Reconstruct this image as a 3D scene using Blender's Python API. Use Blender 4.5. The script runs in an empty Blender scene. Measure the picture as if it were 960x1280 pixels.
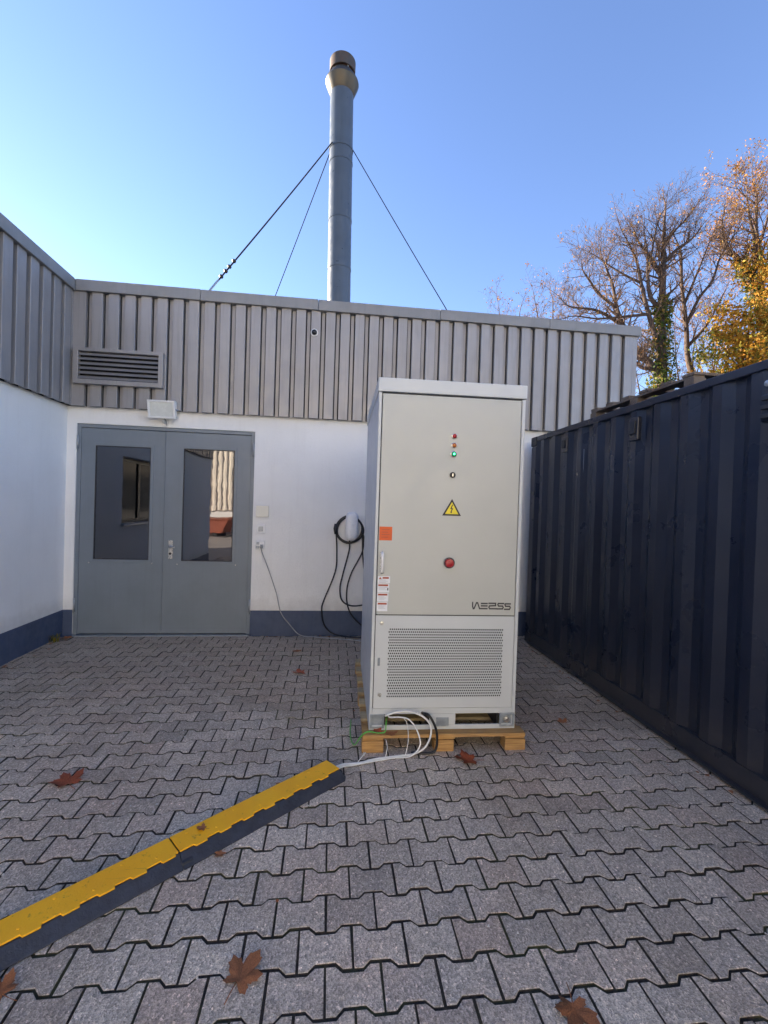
import bpy, bmesh, math, random
from mathutils import Vector, Matrix
random.seed(7)
R = math.radians
scn = bpy.context.scene
col = scn.collection

# ------------------------------------------------------------------ camera
cam_d = bpy.data.cameras.new('camera')
cam = bpy.data.objects.new('camera', cam_d)
col.objects.link(cam)
cam_d.sensor_fit = 'VERTICAL'
cam_d.sensor_height = 24.0
cam_d.lens = 24.0 * 564.13 / 1280.0
cam_d.clip_start = 0.05
cam_d.clip_end = 2000
_r = Vector((0.99272776, -0.11614859, 0.03164011))
_u = Vector((-0.03012771, 0.01475421, 0.99943716))
_f = Vector((0.11655004, 0.99312226, -0.01114762))
cam.matrix_world = Matrix(((_r.x, _u.x, -_f.x, 0), (_r.y, _u.y, -_f.y, 0), (_r.z, _u.z, -_f.z, 1.65), (0, 0, 0, 1)))
scn.camera = cam

# ------------------------------------------------------------------ light
SUN_AZ, SUN_EL = R(-58), R(14)
w = bpy.data.worlds.new('World')
scn.world = w
w.use_nodes = True
wn = w.node_tree.nodes
wl = w.node_tree.links
bg = wn['Background']
sky = wn.new('ShaderNodeTexSky')
sky.sky_type = 'NISHITA'
sky.sun_disc = False
sky.sun_elevation = SUN_EL
sky.sun_rotation = SUN_AZ
sky.air_density = 1.0
sky.dust_density = 0.12
sky.ozone_density = 2.9
tint = wn.new('ShaderNodeMix'); tint.data_type = 'RGBA'; tint.blend_type = 'MULTIPLY'   # overall colour balance of the sky
tint.inputs[0].default_value = 1.0
tint.inputs[7].default_value = (1.0, .90, 1.02, 1)
wl.new(sky.outputs[0], tint.inputs[6])
wl.new(tint.outputs[2], bg.inputs[0])
bg.inputs[1].default_value = 0.072
sd = bpy.data.lights.new('sun', 'SUN')
sd.energy = 5.0
sd.angle = R(0.53)
sd.color = (1.0, 0.86, 0.68)
sun = bpy.data.objects.new('sun', sd)
col.objects.link(sun)
sdir = Vector((math.sin(SUN_AZ) * math.cos(SUN_EL), math.cos(SUN_AZ) * math.cos(SUN_EL), math.sin(SUN_EL)))
sun.rotation_euler = sdir.to_track_quat('Z', 'Y').to_euler()
sun.location = sdir * 60
scn.view_settings.view_transform = 'Standard'
scn.view_settings.look = 'None'
scn.view_settings.gamma = 1.0
scn.view_settings.use_curve_mapping = False
scn.view_settings.exposure = 2.57

# ------------------------------------------------------------------ helpers
class MB:
    def __init__(s):
        s.v = []; s.f = []; s.m = []
    def add(s, vs, fs, mi=0):
        o = len(s.v)
        s.v += [tuple(p) for p in vs]
        s.f += [tuple(i + o for i in f) for f in fs]
        s.m += [mi] * len(fs)
        return s
    def box(s, x0, x1, y0, y1, z0, z1, mi=0):
        vs = [(x0, y0, z0), (x1, y0, z0), (x1, y1, z0), (x0, y1, z0), (x0, y0, z1), (x1, y0, z1), (x1, y1, z1), (x0, y1, z1)]
        return s.add(vs, [(0, 3, 2, 1), (4, 5, 6, 7), (0, 1, 5, 4), (1, 2, 6, 5), (2, 3, 7, 6), (3, 0, 4, 7)], mi)
    def prism(s, poly, z0, z1, mi=0, ax='z'):
        n = len(poly)
        def P(a, b, c):
            return (a, b, c) if ax == 'z' else ((a, c, b) if ax == 'y' else (c, a, b))
        vs = [P(a, b, z0) for a, b in poly] + [P(a, b, z1) for a, b in poly]
        fs = [tuple(range(n))[::-1], tuple(range(n, 2 * n))]
        fs += [(i, (i + 1) % n, n + (i + 1) % n, n + i) for i in range(n)]
        return s.add(vs, fs, mi)
    def tube(s, pts, rad, n=8, mi=0, cap=True):
        pts = [Vector(p) for p in pts]
        k = len(pts)
        if not isinstance(rad, (list, tuple)):
            rad = [rad] * k
        vs = []; fs = []
        up = None
        for i in range(k):
            t = (pts[min(i + 1, k - 1)] - pts[max(i - 1, 0)])
            if t.length < 1e-9: t = Vector((0, 0, 1))
            t.normalize()
            if up is None:
                up = Vector((0, 0, 1)) if abs(t.z) < .9 else Vector((1, 0, 0))
            a = t.cross(up)
            if a.length < 1e-6: a = t.orthogonal()
            a.normalize(); b = a.cross(t); up = b
            for j in range(n):
                q = 2 * math.pi * j / n
                vs.append(pts[i] + (a * math.cos(q) + b * math.sin(q)) * rad[i])
        for i in range(k - 1):
            for j in range(n):
                fs.append((i * n + j, i * n + (j + 1) % n, (i + 1) * n + (j + 1) % n, (i + 1) * n + j))
        if cap:
            fs.append(tuple(range(n))[::-1]); fs.append(tuple(range((k - 1) * n, k * n)))
        return s.add(vs, fs, mi)
    def lathe(s, prof, c=(0, 0, 0), ax='z', n=24, mi=0, closed=False):
        vs = []; fs = []
        for (r, h) in prof:
            for j in range(n):
                q = 2 * math.pi * j / n
                a, b = r * math.cos(q), r * math.sin(q)
                p = (a, b, h) if ax == 'z' else ((a, h, b) if ax == 'y' else (h, a, b))
                vs.append((p[0] + c[0], p[1] + c[1], p[2] + c[2]))
        k = len(prof)
        for i in range(k - 1 + (1 if closed else 0)):
            for j in range(n):
                i2 = (i + 1) % k
                fs.append((i * n + j, i * n + (j + 1) % n, i2 * n + (j + 1) % n, i2 * n + j))
        if not closed:
            if prof[0][0] > 1e-5: fs.append(tuple(range(n))[::-1])
            if prof[-1][0] > 1e-5: fs.append(tuple(range((k - 1) * n, k * n)))
        return s.add(vs, fs, mi)
    def holed(s, x0, x1, z0, z1, hx0, hx1, hz0, hz1, y0, y1, mi=0):
        """plate in the XZ plane with one rectangular opening, y0 = front"""
        vs = []
        for y in (y0, y1):
            vs += [(x0, y, z0), (x1, y, z0), (x1, y, z1), (x0, y, z1), (hx0, y, hz0), (hx1, y, hz0), (hx1, y, hz1), (hx0, y, hz1)]
        fs = []
        for i in range(4):
            j = (i + 1) % 4
            fs.append((i, j, 4 + j, 4 + i))
            fs.append((8 + i, 12 + i, 12 + j, 8 + j))
            fs.append((i, 8 + i, 8 + j, j))
            fs.append((4 + i, 4 + j, 12 + j, 12 + i))
        return s.add(vs, fs, mi)
    def mesh(s, name, mats, smooth=False):
        me = bpy.data.meshes.new(name)
        me.from_pydata(s.v, [], s.f)
        for m in (mats if isinstance(mats, (list, tuple)) else [mats]):
            me.materials.append(m)
        if any(s.m): me.polygons.foreach_set('material_index', s.m)
        if smooth: me.polygons.foreach_set('use_smooth', [True] * len(s.f))
        bm = bmesh.new(); bm.from_mesh(me)
        bmesh.ops.recalc_face_normals(bm, faces=bm.faces)
        bm.to_mesh(me); bm.free()
        me.update()
        return me
    def build(s, name, mats, parent=None, smooth=False, bevel=0, seg=2):
        o = bpy.data.objects.new(name, s.mesh(name, mats, smooth))
        col.objects.link(o)
        if parent is not None: o.parent = parent
        if bevel:
            b = o.modifiers.new('bevel', 'BEVEL'); b.width = bevel; b.segments = seg; b.limit_method = 'ANGLE'; b.angle_limit = R(40)
            b.harden_normals = False
        return o

def box(name, mat, parent, x0, x1, y0, y1, z0, z1, bevel=0):
    return MB().box(x0, x1, y0, y1, z0, z1).build(name, mat, parent, bevel=bevel)
def tag(o, label=None, cat=None, group=None, kind=None):
    if label: o['label'] = label
    if cat: o['category'] = cat
    if group: o['group'] = group
    if kind: o['kind'] = kind
    return o
def thing(name, label, cat, loc=(0, 0, 0), rz=0, group=None):
    o = bpy.data.objects.new(name, None)
    o.empty_display_size = .1
    col.objects.link(o)
    o.location = loc; o.rotation_euler = (0, 0, rz)
    return tag(o, label, cat, group)
def catmull(pts, n=6):
    pts = [Vector(p) for p in pts]
    P = [pts[0] * 2 - pts[1]] + pts + [pts[-1] * 2 - pts[-2]]
    out = []
    for i in range(1, len(P) - 2):
        for k in range(n):
            t = k / n
            a, b, c, d = P[i - 1], P[i], P[i + 1], P[i + 2]
            out.append(.5 * ((2 * b) + (c - a) * t + (2 * a - 5 * b + 4 * c - d) * t * t + (3 * b - a - 3 * c + d) * t ** 3))
    out.append(pts[-1])
    return out

# ------------------------------------------------------------------ materials
class NT:
    def __init__(s, name):
        s.mat = bpy.data.materials.new(name); s.mat.use_nodes = True
        s.n = s.mat.node_tree.nodes; s.l = s.mat.node_tree.links
        s.b = s.n['Principled BSDF']
    def new(s, t, **kw):
        o = s.n.new(t)
        for k, v in kw.items(): setattr(o, k, v)
        return o
    def link(s, a, b): s.l.new(a, b)
    def coord(s, kind='Object'): return s.new('ShaderNodeTexCoord').outputs[kind]
    def pos(s): return s.new('ShaderNodeNewGeometry').outputs['Position']
    def noise(s, vec, scale, detail=4, rough=.55, stretch=None):
        if stretch:
            m = s.new('ShaderNodeMapping'); m.inputs['Scale'].default_value = stretch
            s.link(vec, m.inputs[0]); vec = m.outputs[0]
        t = s.new('ShaderNodeTexNoise'); t.inputs['Scale'].default_value = scale; t.inputs['Detail'].default_value = detail
        t.inputs['Roughness'].default_value = rough
        s.link(vec, t.inputs['Vector']); return t.outputs['Fac']
    def ramp(s, fac, stops, interp='LINEAR'):
        r = s.new('ShaderNodeValToRGB'); e = r.color_ramp.elements; r.color_ramp.interpolation = interp
        while len(e) < len(stops): e.new(.5)
        for el, (p, c) in zip(e, stops):
            el.position = p; el.color = (c, c, c, 1) if isinstance(c, (int, float)) else (*c, 1)
        s.link(fac, r.inputs[0]); return r.outputs[0]
    def mix(s, fac, a, b, mode='MIX'):
        m = s.new('ShaderNodeMix', data_type='RGBA', blend_type=mode)
        for sock, v in ((m.inputs[0], fac), (m.inputs[6], a), (m.inputs[7], b)):
            if hasattr(v, 'links') or hasattr(v, 'is_linked'): s.link(v, sock)
            else: sock.default_value = v if isinstance(v, (int, float)) else (*v, 1)
        return m.outputs[2]
    def math(s, op, a, b=None):
        m = s.new('ShaderNodeMath', operation=op)
        for sock, v in ((m.inputs[0], a), (m.inputs[1], b)):
            if v is None: continue
            if hasattr(v, 'is_linked'): s.link(v, sock)
            else: sock.default_value = v
        return m.outputs[0]
    def bump(s, h, strength=.3, dist=.01):
        b = s.new('ShaderNodeBump'); b.inputs['Strength'].default_value = strength; b.inputs['Distance'].default_value = dist
        s.link(h, b.inputs['Height']); s.link(b.outputs[0], s.b.inputs['Normal'])
    def set(s, **kw):
        for k, v in kw.items():
            i = s.b.inputs[k.replace('_', ' ')]
            if hasattr(v, 'is_linked'): s.link(v, i)
            else: i.default_value = (*v, 1) if isinstance(v, tuple) and len(v) == 3 else v
        return s

def paint(name, c, rough=.45, var=.08, scale=6, metal=0, bump=0, bscale=200, streak=0, spec=.5, coat=0):
    t = NT(name)
    p = t.pos()
    n1 = t.noise(p, scale, 5, .6)
    lo = tuple(x * (1 - var) for x in c); hi = tuple(min(1, x * (1 + var)) for x in c)
    base = t.ramp(n1, [(.3, lo), (.7, hi)])
    if streak:
        n2 = t.noise(p, 3, 5, .65, stretch=(9, 9, .45))
        base = t.mix(t.math('MULTIPLY', t.ramp(n2, [(.5, 0.), (.75, 1.)]), streak), base, tuple(x * .55 for x in c))
    rr = t.ramp(t.noise(p, scale * 3, 4), [(.3, rough * .8), (.7, min(1, rough * 1.25))])
    t.set(Base_Color=base, Roughness=rr, Metallic=metal, Specular_IOR_Level=spec, Coat_Weight=coat)
    if bump: t.bump(t.noise(p, bscale, 3), bump, .004)
    return t.mat

M = {}
def m_render():
    t = NT('white_render'); p = t.pos()
    big = t.noise(p, 1.1, 5, .6)
    c = t.ramp(big, [(.3, (.80, .80, .78)), (.7, (.87, .87, .85))])
    st = t.noise(p, 2.2, 5, .7, stretch=(6, 6, .35))
    c = t.mix(t.math('MULTIPLY', t.ramp(st, [(.52, 0.), (.78, 1.)]), .13), c, (.52, .50, .46))
    # splash dirt near ground level, uneven
    sep = t.new('ShaderNodeSeparateXYZ'); t.link(p, sep.inputs[0])
    g = t.ramp(t.math('ADD', sep.outputs[2], t.math('MULTIPLY', t.noise(p, 9, 4), .25)), [(.38, 1.), (.62, 0.)])
    c = t.mix(t.math('MULTIPLY', g, .42), c, (.42, .39, .34))
    t.set(Base_Color=c, Roughness=.9, Specular_IOR_Level=.25)
    h = t.math('ADD', t.noise(p, 260, 3, .6), t.math('MULTIPLY', t.noise(p, 45, 3), .7))
    t.bump(h, .9, .006)
    return t.mat
M['render'] = m_render()
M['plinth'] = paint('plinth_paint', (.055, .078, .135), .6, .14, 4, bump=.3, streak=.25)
M['cladding'] = paint('cladding_sheet', (.292, .286, .288), .42, .07, 2.2, metal=.25, streak=.35)
M['coping'] = paint('coping_sheet', (.215, .22, .225), .5, .12, 2.5, metal=.15, streak=.2)
M['door'] = paint('door_paint', (.165, .195, .225), .42, .06, 3, streak=.12, bump=.08)
M['rubber'] = paint('black_rubber', (.02, .02, .022), .6, .2, 20)
M['dark'] = paint('dark_inside', (.012, .012, .013), .8, .2, 5)
M['steel'] = paint('brushed_steel', (.55, .54, .51), .28, .1, 30, metal=1)
M['galv'] = paint('galvanised_steel', (.33, .36, .39), .45, .12, 14, metal=.55, streak=.2)
M['whiteplastic'] = paint('white_plastic', (.74, .75, .75), .3, .03, 8)
M['cream'] = paint('cream_plastic', (.70, .68, .58), .35, .04, 8)
M['lampwhite'] = paint('lamp_white', (.72, .72, .70), .4, .06, 12)
M['blackplastic'] = paint('black_plastic', (.012, .013, .016), .35, .2, 12)
M['greycable'] = paint('grey_cable', (.32, .33, .34), .5, .1, 12)
M['whitecable'] = paint('white_cable', (.68, .70, .70), .38, .06, 12)
M['greencable'] = paint('green_wire', (.10, .42, .06), .4, .1, 12)
M['flue'] = paint('flue_steel', (.075, .092, .112), .34, .12, 3, metal=.2, streak=.35)
M['roof'] = paint('roof_felt', (.09, .09, .09), .9, .2, 3, bump=.4)

def m_glass(name, tint, ior=2.1, rough=.008, wav=.045):
    t = NT(name)
    t.n.remove(t.b)
    out = t.n['Material Output']
    fr = t.new('ShaderNodeFresnel'); fr.inputs[0].default_value = ior
    tr = t.new('ShaderNodeBsdfTransparent'); tr.inputs[0].default_value = (*tint, 1)
    gl = t.new('ShaderNodeBsdfGlossy'); gl.inputs['Roughness'].default_value = rough; gl.inputs[0].default_value = (.98, .97, 1, 1)
    b = t.new('ShaderNodeBump'); b.inputs['Strength'].default_value = wav; b.inputs['Distance'].default_value = .01
    t.link(t.noise(t.pos(), 3.5, 2), b.inputs['Height'])
    t.link(b.outputs[0], gl.inputs['Normal']); t.link(b.outputs[0], fr.inputs['Normal'])
    mx = t.new('ShaderNodeMixShader')
    t.link(fr.outputs[0], mx.inputs[0]); t.link(tr.outputs[0], mx.inputs[1]); t.link(gl.outputs[0], mx.inputs[2])
    t.link(mx.outputs[0], out.inputs[0])
    return t.mat
M['glass'] = m_glass('window_glass', (.30, .31, .36))
M['darkglass'] = paint('dark_window_glass', (.012, .013, .017), .12, .2, 3, spec=.15)
M['lampglass'] = paint('lamp_frosted_glass', (.60, .62, .58), .25, .05, 9)

def m_paver():
    t = NT('concrete_paver'); p = t.pos()
    oi = t.new('ShaderNodeObjectInfo').outputs['Random']
    isl = t.new('ShaderNodeNewGeometry').outputs['Random Per Island']
    rnd = t.math('FRACT', t.math('ADD', oi, isl))
    base = t.ramp(rnd, [(0, (.41, .352, .290)), (.2, (.55, .480, .398)), (.45, (.48, .415, .346)), (.7, (.60, .524, .432)), (.88, (.50, .402, .326)), (1, (.38, .338, .286))])
    red = t.ramp(t.noise(p, .9, 4, .6), [(.48, 0.), (.68, 1.)])
    base = t.mix(t.math('MULTIPLY', red, .5), base, (.55, .395, .305))
    # brown film of dirt in patches; the brown deepens towards the rear wall
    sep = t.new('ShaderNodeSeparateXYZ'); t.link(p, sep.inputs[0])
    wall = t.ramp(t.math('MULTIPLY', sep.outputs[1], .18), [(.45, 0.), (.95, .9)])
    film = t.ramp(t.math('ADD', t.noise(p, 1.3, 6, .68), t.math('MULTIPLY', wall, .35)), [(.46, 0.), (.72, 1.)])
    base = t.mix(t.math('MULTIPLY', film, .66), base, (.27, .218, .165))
    # soot / tyre smears, long in one direction
    dk = t.ramp(t.noise(p, 1.5, 6, .72, stretch=(1.0, 2.6, 1)), [(.56, 0.), (.72, 1.)])
    base = t.mix(t.math('MULTIPLY', dk, .42), base, (.25, .225, .21))
    v = t.new('ShaderNodeTexVoronoi'); v.inputs['Scale'].default_value = 140; t.link(p, v.inputs['Vector'])
    ag = t.ramp(v.outputs['Color'], [(0, .45), (.5, .95), (.85, 1.35), (1, 2.3)])
    base = t.mix(.9, base, ag, 'MULTIPLY')
    gr = t.ramp(t.noise(p, 240, 3, .8), [(.3, .55), (.7, 1.5)])
    base = t.mix(.85, base, gr, 'MULTIPLY')
    blot = t.ramp(t.noise(p, 15, 6, .75), [(.60, 0.), (.72, 1.)])
    base = t.mix(t.math('MULTIPLY', blot, .45), base, (.25, .215, .19))
    t.set(Base_Color=base, Roughness=t.ramp(t.noise(p, 30, 3), [(.3, .6), (.7, .88)]), Specular_IOR_Level=.35)
    h = t.math('ADD', t.math('ADD', t.noise(p, 300, 3, .7), t.math('MULTIPLY', v.outputs['Distance'], .9)), t.math('MULTIPLY', t.noise(p, 22, 4, .7), 1.2))
    t.bump(h, .75, .004)
    return t.mat
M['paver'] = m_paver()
def m_bed():
    t = NT('joint_sand'); p = t.pos()
    c = t.ramp(t.noise(p, 60, 4, .7), [(.3, (.030, .025, .021)), (.7, (.078, .064, .052))])
    moss = t.ramp(t.noise(p, 1.9, 6, .7), [(.50, 0.), (.62, 1.)])
    c = t.mix(t.math('MULTIPLY', moss, .75), c, (.085, .090, .040))
    t.set(Base_Color=c, Roughness=.95, Specular_IOR_Level=.1)
    t.bump(t.noise(p, 150, 3), .8, .006)
    return t.mat
M['bed'] = m_bed()
def m_ground():
    t = NT('yard_concrete'); p = t.pos()
    c = t.ramp(t.noise(p, .35, 6, .65), [(.3, (.36, .33, .30)), (.7, (.45, .42, .38))])
    c = t.mix(.5, c, t.ramp(t.noise(p, 40, 4), [(.3, .8), (.7, 1.15)]), 'MULTIPLY')
    t.set(Base_Color=c, Roughness=.9)
    t.bump(t.noise(p, 70, 4), .4, .01)
    return t.mat
M['ground'] = m_ground()
def m_container():
    t = NT('navy_container_paint'); p = t.pos()
    c = t.ramp(t.noise(p, 1.6, 5, .6), [(.3, (.012, .015, .027)), (.7, (.018, .023, .040))])
    st = t.ramp(t.noise(p, 2.5, 6, .7, stretch=(7, 7, .5)), [(.55, 0.), (.8, 1.)])
    c = t.mix(t.math('MULTIPLY', st, .22), c, (.045, .047, .052))
    sep = t.new('ShaderNodeSeparateXYZ'); t.link(p, sep.inputs[0])
    mud = t.ramp(t.math('ADD', sep.outputs[2], t.math('MULTIPLY', t.noise(p, 6, 6, .7), .6)), [(.38, 1.), (.75, 0.)])
    c = t.mix(t.math('MULTIPLY', mud, .35), c, (.075, .066, .056))
    sc = t.ramp(t.noise(p, 14, 3, .5, stretch=(1, 1, 9)), [(.735, 0.), (.745, 1.)])
    c = t.mix(t.math('MULTIPLY', sc, .3), c, (.13, .135, .14))
    rust = t.ramp(t.noise(p, 11, 7, .75), [(.71, 0.), (.76, 1.)])
    c = t.mix(t.math('MULTIPLY', rust, .12), c, (.10, .045, .025))
    rr = t.ramp(t.noise(p, 3.5, 5), [(.3, .24), (.7, .40)])
    t.set(Base_Color=c, Roughness=rr, Specular_IOR_Level=.5)
    t.bump(t.noise(p, 3, 4), .25, .03)
    return t.mat
M['container'] = m_container()
M['wirerope'] = paint('wire_rope', (.03, .03, .034), .9, .2, 6, spec=.05)
M['containerdark'] = paint('container_underframe', (.022, .023, .027), .6, .3, 6)
M['cab'] = paint('cabinet_grey', (.51, .545, .56), .36, .025, 3, bump=.10, bscale=500)
M['cabdoor'] = paint('cabinet_door_grey', (.44, .458, .432), .36, .025, 3, bump=.10, bscale=500)
M['cabside'] = paint('cabinet_side_grey', (.50, .53, .57), .38, .03, 3, bump=.10, bscale=500)
M['bracket'] = paint('zinc_bracket', (.30, .34, .38), .4, .2, 20, metal=.5)
def m_wood(name, c1, c2, weather=.0, axis=(1.5, 30, 30)):
    t = NT(name); p = t.coord('Object')
    oi = t.new('ShaderNodeObjectInfo').outputs['Random']
    g = t.noise(p, 3.2, 6, .65, stretch=axis)
    c = t.ramp(g, [(.28, c1), (.68, c2)])
    kn = t.ramp(t.noise(p, 7, 3, .5), [(.66, 0.), (.74, 1.)])
    c = t.mix(t.math('MULTIPLY', kn, .6), c, tuple(x * .35 for x in c1))
    c = t.mix(.35, c, t.ramp(oi, [(0, .7), (1, 1.2)]), 'MULTIPLY')
    if weather:
        wz = t.ramp(t.noise(t.pos(), 5, 5, .6), [(.35, 0.), (.65, 1.)])
        c = t.mix(t.math('MULTIPLY', wz, weather), c, (.22, .2, .17))
    t.set(Base_Color=c, Roughness=.75, Specular_IOR_Level=.25)
    t.bump(g, .4, .004)
    return t.mat
M['wood'] = m_wood('pallet_pine', (.24, .11, .030), (.60, .36, .13), .22)
M['woodtop'] = m_wood('pallet_deck_pine', (.33, .24, .12), (.52, .42, .24), .5)
M['oldwood'] = m_wood('weathered_pallet', (.07, .045, .03), (.16, .11, .075), .5)
def m_yellow():
    t = NT('yellow_ramp_lid'); p = t.pos()
    c = t.ramp(t.noise(p, 5, 5, .6), [(.3, (.93, .43, .003)), (.7, (.98, .50, .005))])
    d = t.ramp(t.noise(p, 26, 6, .72), [(.60, 0.), (.74, 1.)])
    c = t.mix(t.math('MULTIPLY', d, .75), c, (.16, .085, .02))
    s = t.ramp(t.noise(p, 9, 6, .7, stretch=(1, 6, 1)), [(.62, 0.), (.78, 1.)])
    c = t.mix(t.math('MULTIPLY', s, .55), c, (.26, .15, .035))
    t.set(Base_Color=c, Roughness=.5)
    t.bump(t.noise(p, 120, 3), .3, .003)
    return t.mat
M['yellow'] = m_yellow()
M['ramprubber'] = paint('ramp_rubber', (.030, .034, .046), .55, .25, 18, bump=.5, bscale=90, streak=.0)
M['orange'] = paint('orange_sticker', (.60, .085, .006), .45, .06, 20)
M['stickerwhite'] = paint('sticker_white', (.66, .69, .74), .4, .04, 30)
M['stickerred'] = paint('sticker_red', (.34, .065, .03), .45, .12, 60)
M['signyellow'] = paint('sign_yellow', (.74, .62, .02), .4, .05, 30)
M['black'] = paint('print_black', (.014, .014, .016), .45, .1, 30)
M['logo'] = paint('logo_print', (.035, .038, .045), .4, .1, 30)
M['redplastic'] = paint('red_plastic', (.33, .012, .02), .28, .08, 12)
M['redlens'] = paint('red_lens', (.40, .015, .02), .2, .05, 12)
M['amberlens'] = paint('amber_lens', (.55, .17, .03), .2, .05, 12)
def m_emit(name, c, s):
    t = NT(name); t.set(Base_Color=c, Emission_Color=c, Emission_Strength=s, Roughness=.2); return t.mat
M['greenlit'] = m_emit('green_lens_lit', (.05, .75, .25), 1.6)
M['greenlens'] = paint('green_lens', (.01, .22, .07), .2, .05, 12)
M['brownpane'] = paint('cabinet_floor_tan', (.16, .13, .08), .7, .3, 12)
def m_bark():
    t = NT('bark'); p = t.pos()
    c = t.ramp(t.noise(p, 6, 5, .7, stretch=(3, 3, .6)), [(.3, (.035, .027, .024)), (.7, (.12, .088, .072))])
    t.set(Base_Color=c, Roughness=.95, Specular_IOR_Level=.1)
    t.bump(t.noise(p, 12, 4, .7, stretch=(3, 3, .5)), .6, .03)
    return t.mat
M['bark'] = m_bark()
M['twig'] = paint('twig_bark', (.105, .072, .055), .9, .3, 3, spec=.1)
def m_leaf(name, stops, trans=.35):
    t = NT(name); out = t.n['Material Output']
    isl = t.new('ShaderNodeNewGeometry').outputs['Random Per Island']
    c = t.ramp(isl, stops)
    t.set(Base_Color=c, Roughness=.6, Specular_IOR_Level=.2)
    tr = t.new('ShaderNodeBsdfTranslucent'); t.link(c, tr.inputs[0])
    mx = t.new('ShaderNodeMixShader'); mx.inputs[0].default_value = trans
    t.link(t.b.outputs[0], mx.inputs[1]); t.link(tr.outputs[0], mx.inputs[2]); t.link(mx.outputs[0], out.inputs[0])
    return t.mat
M['leafgold'] = m_leaf('golden_leaves', [(0, (.30, .12, .015)), (.3, (.42, .20, .02)), (.6, (.46, .27, .04)), (.85, (.26, .22, .03)), (1, (.10, .13, .02))])
M['leafrust'] = m_leaf('rust_leaves', [(0, (.14, .055, .025)), (.5, (.25, .12, .055)), (1, (.32, .19, .08))])
M['leafamber'] = m_leaf('amber_leaves', [(0, (.18, .07, .025)), (.4, (.34, .15, .04)), (.75, (.40, .22, .05)), (1, (.20, .15, .03))])
M['leafivy'] = m_leaf('ivy_leaves', [(0, (.03, .06, .012)), (.5, (.07, .10, .015)), (.8, (.14, .13, .02)), (1, (.26, .15, .03))], .25)
M['leafmix'] = m_leaf('green_yellow_leaves', [(0, (.05, .085, .012)), (.5, (.16, .17, .02)), (1, (.36, .22, .03))])
def m_dryleaf(name, c1, c2):
    t = NT(name); p = t.coord('Object')
    oi = t.new('ShaderNodeObjectInfo').outputs['Random']
    c = t.ramp(t.noise(p, 22, 5, .7), [(.3, c1), (.7, c2)])
    c = t.mix(.5, c, t.ramp(oi, [(0, .65), (1, 1.3)]), 'MULTIPLY')
    t.set(Base_Color=c, Roughness=.62, Specular_IOR_Level=.35)
    t.bump(t.noise(p, 60, 3), .4, .002)
    return t.mat
M['dryleaf'] = m_dryleaf('dry_brown_leaf', (.17, .055, .022), (.42, .17, .065))
M['dryleafred'] = m_dryleaf('dry_red_leaf', (.18, .032, .014), (.42, .115, .045))
M['hall'] = paint('cream_hall_sheet', (.74, .69, .58), .6, .08, 1.2, streak=.15)
M['skip'] = paint('red_skip_paint', (.30, .085, .05), .55, .2, 3, streak=.3)
M['crumb'] = paint('pale_grit', (.5, .48, .45), .8, .3, 40)

# ------------------------------------------------------------------ layout numbers
D = 5.741      # plane of the rear wall
XL = -3.123    # plane of the left wing's wall
XR = 3.937     # right corner of the building
ZC = 2.719     # lower edge of the cladding
ZP = 4.172     # top of the coping
PZ = .313      # plinth top

# ------------------------------------------------------------------ ground
g = MB().add([(-400, -400, -.045), (400, -400, -.045), (400, 400, -.045), (-400, 400, -.045)], [(0, 1, 2, 3)]).build('ground', M['ground'])
tag(g, kind='structure')
paving = MB().box(XL - .02, 5.3, -2.6, D + .02, -.04, -.0075).build('paving', M['bed'])
tag(paving, kind='structure')

PW, PP, PA, GAP = .2004, .1471, .0125, .0047
PX0, PY0 = .2284, 1.3761
def paver_outline(g):
    # I-shaped paver: wide straight ends, waisted long sides; g = half joint
    hw = PW / 2 - g
    a1, a2 = .037, .063     # from the end: plateau, then slope to the waist
    gy = g + .0012
    hi = PP / 2 + PA - gy; lo = PP / 2 - PA - gy
    top = [(-hw, hi), (-PW / 2 + a1, hi), (-PW / 2 + a2, lo), (PW / 2 - a2, lo), (PW / 2 - a1, hi), (hw, hi)]
    bot = [(x, -y) for x, y in reversed(top)]
    return (top + bot)[::-1]
def paver_mb(mb, cx, cy, dz=0, tx=0, ty=0, rot=0):
    o0 = paver_outline(GAP); o1 = paver_outline(GAP + .0025)
    n = len(o0); vs = []
    for o, z in ((o0, -.020), (o0, -.0022), (o1, 0)):
        for x, y in o:
            c, s = math.cos(rot), math.sin(rot)
            X, Y = x * c - y * s, x * s + y * c
            vs.append((cx + X, cy + Y, z + dz + tx * X + ty * Y))
    fs = []
    for k in range(2):
        for i in range(n):
            j = (i + 1) % n
            fs.append((k * n + i, k * n + j, (k + 1) * n + j, (k + 1) * n + i))
    fs.append(tuple(range(2 * n, 3 * n)))
    mb.add(vs, fs)
    mb.m[-len(fs):] = [1] * n + [0] * (n + 1)   # soil-caked sides, clean top
def to_px(x, y, z):
    d = Vector((x, y, z - 1.65)); zz = d.dot(_f)
    return (480 + 564.13 * d.dot(_r) / zz, 640 - 564.13 * d.dot(_u) / zz) if zz > .05 else (-999, -999)
cells = []
for k in range(-26, 31):
    y = PY0 + k * PP
    if y > D + .02 or y < -2.5: continue
    off = 0 if k % 2 else .5
    for j in range(-18, 26):
        x = PX0 + (j + off + .5) * PW
        if XL - .06 < x < 5.2: cells.append((x, y))
def seen(c):
    x, y = c
    for dx in (-.08, 0, .08):
        for dy in (-.06, 0, .06):
            px, py = to_px(x + dx, y + dy, 0)
            if -2 < px < 962 and -2 < py < 1282: return True
    return False
def hidden(c):  # under the container or behind the cabinet's pallet
    x, y = c
    return x > 2.55 or (0.35 < x < 1.33 and 3.15 < y < 4.4)
near = sorted([c for c in cells if seen(c) and not hidden(c)], key=lambda c: c[1])[:300]
nearset = set(near)
field = MB()
rp = random.Random(3)
pav_meshes = []
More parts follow.
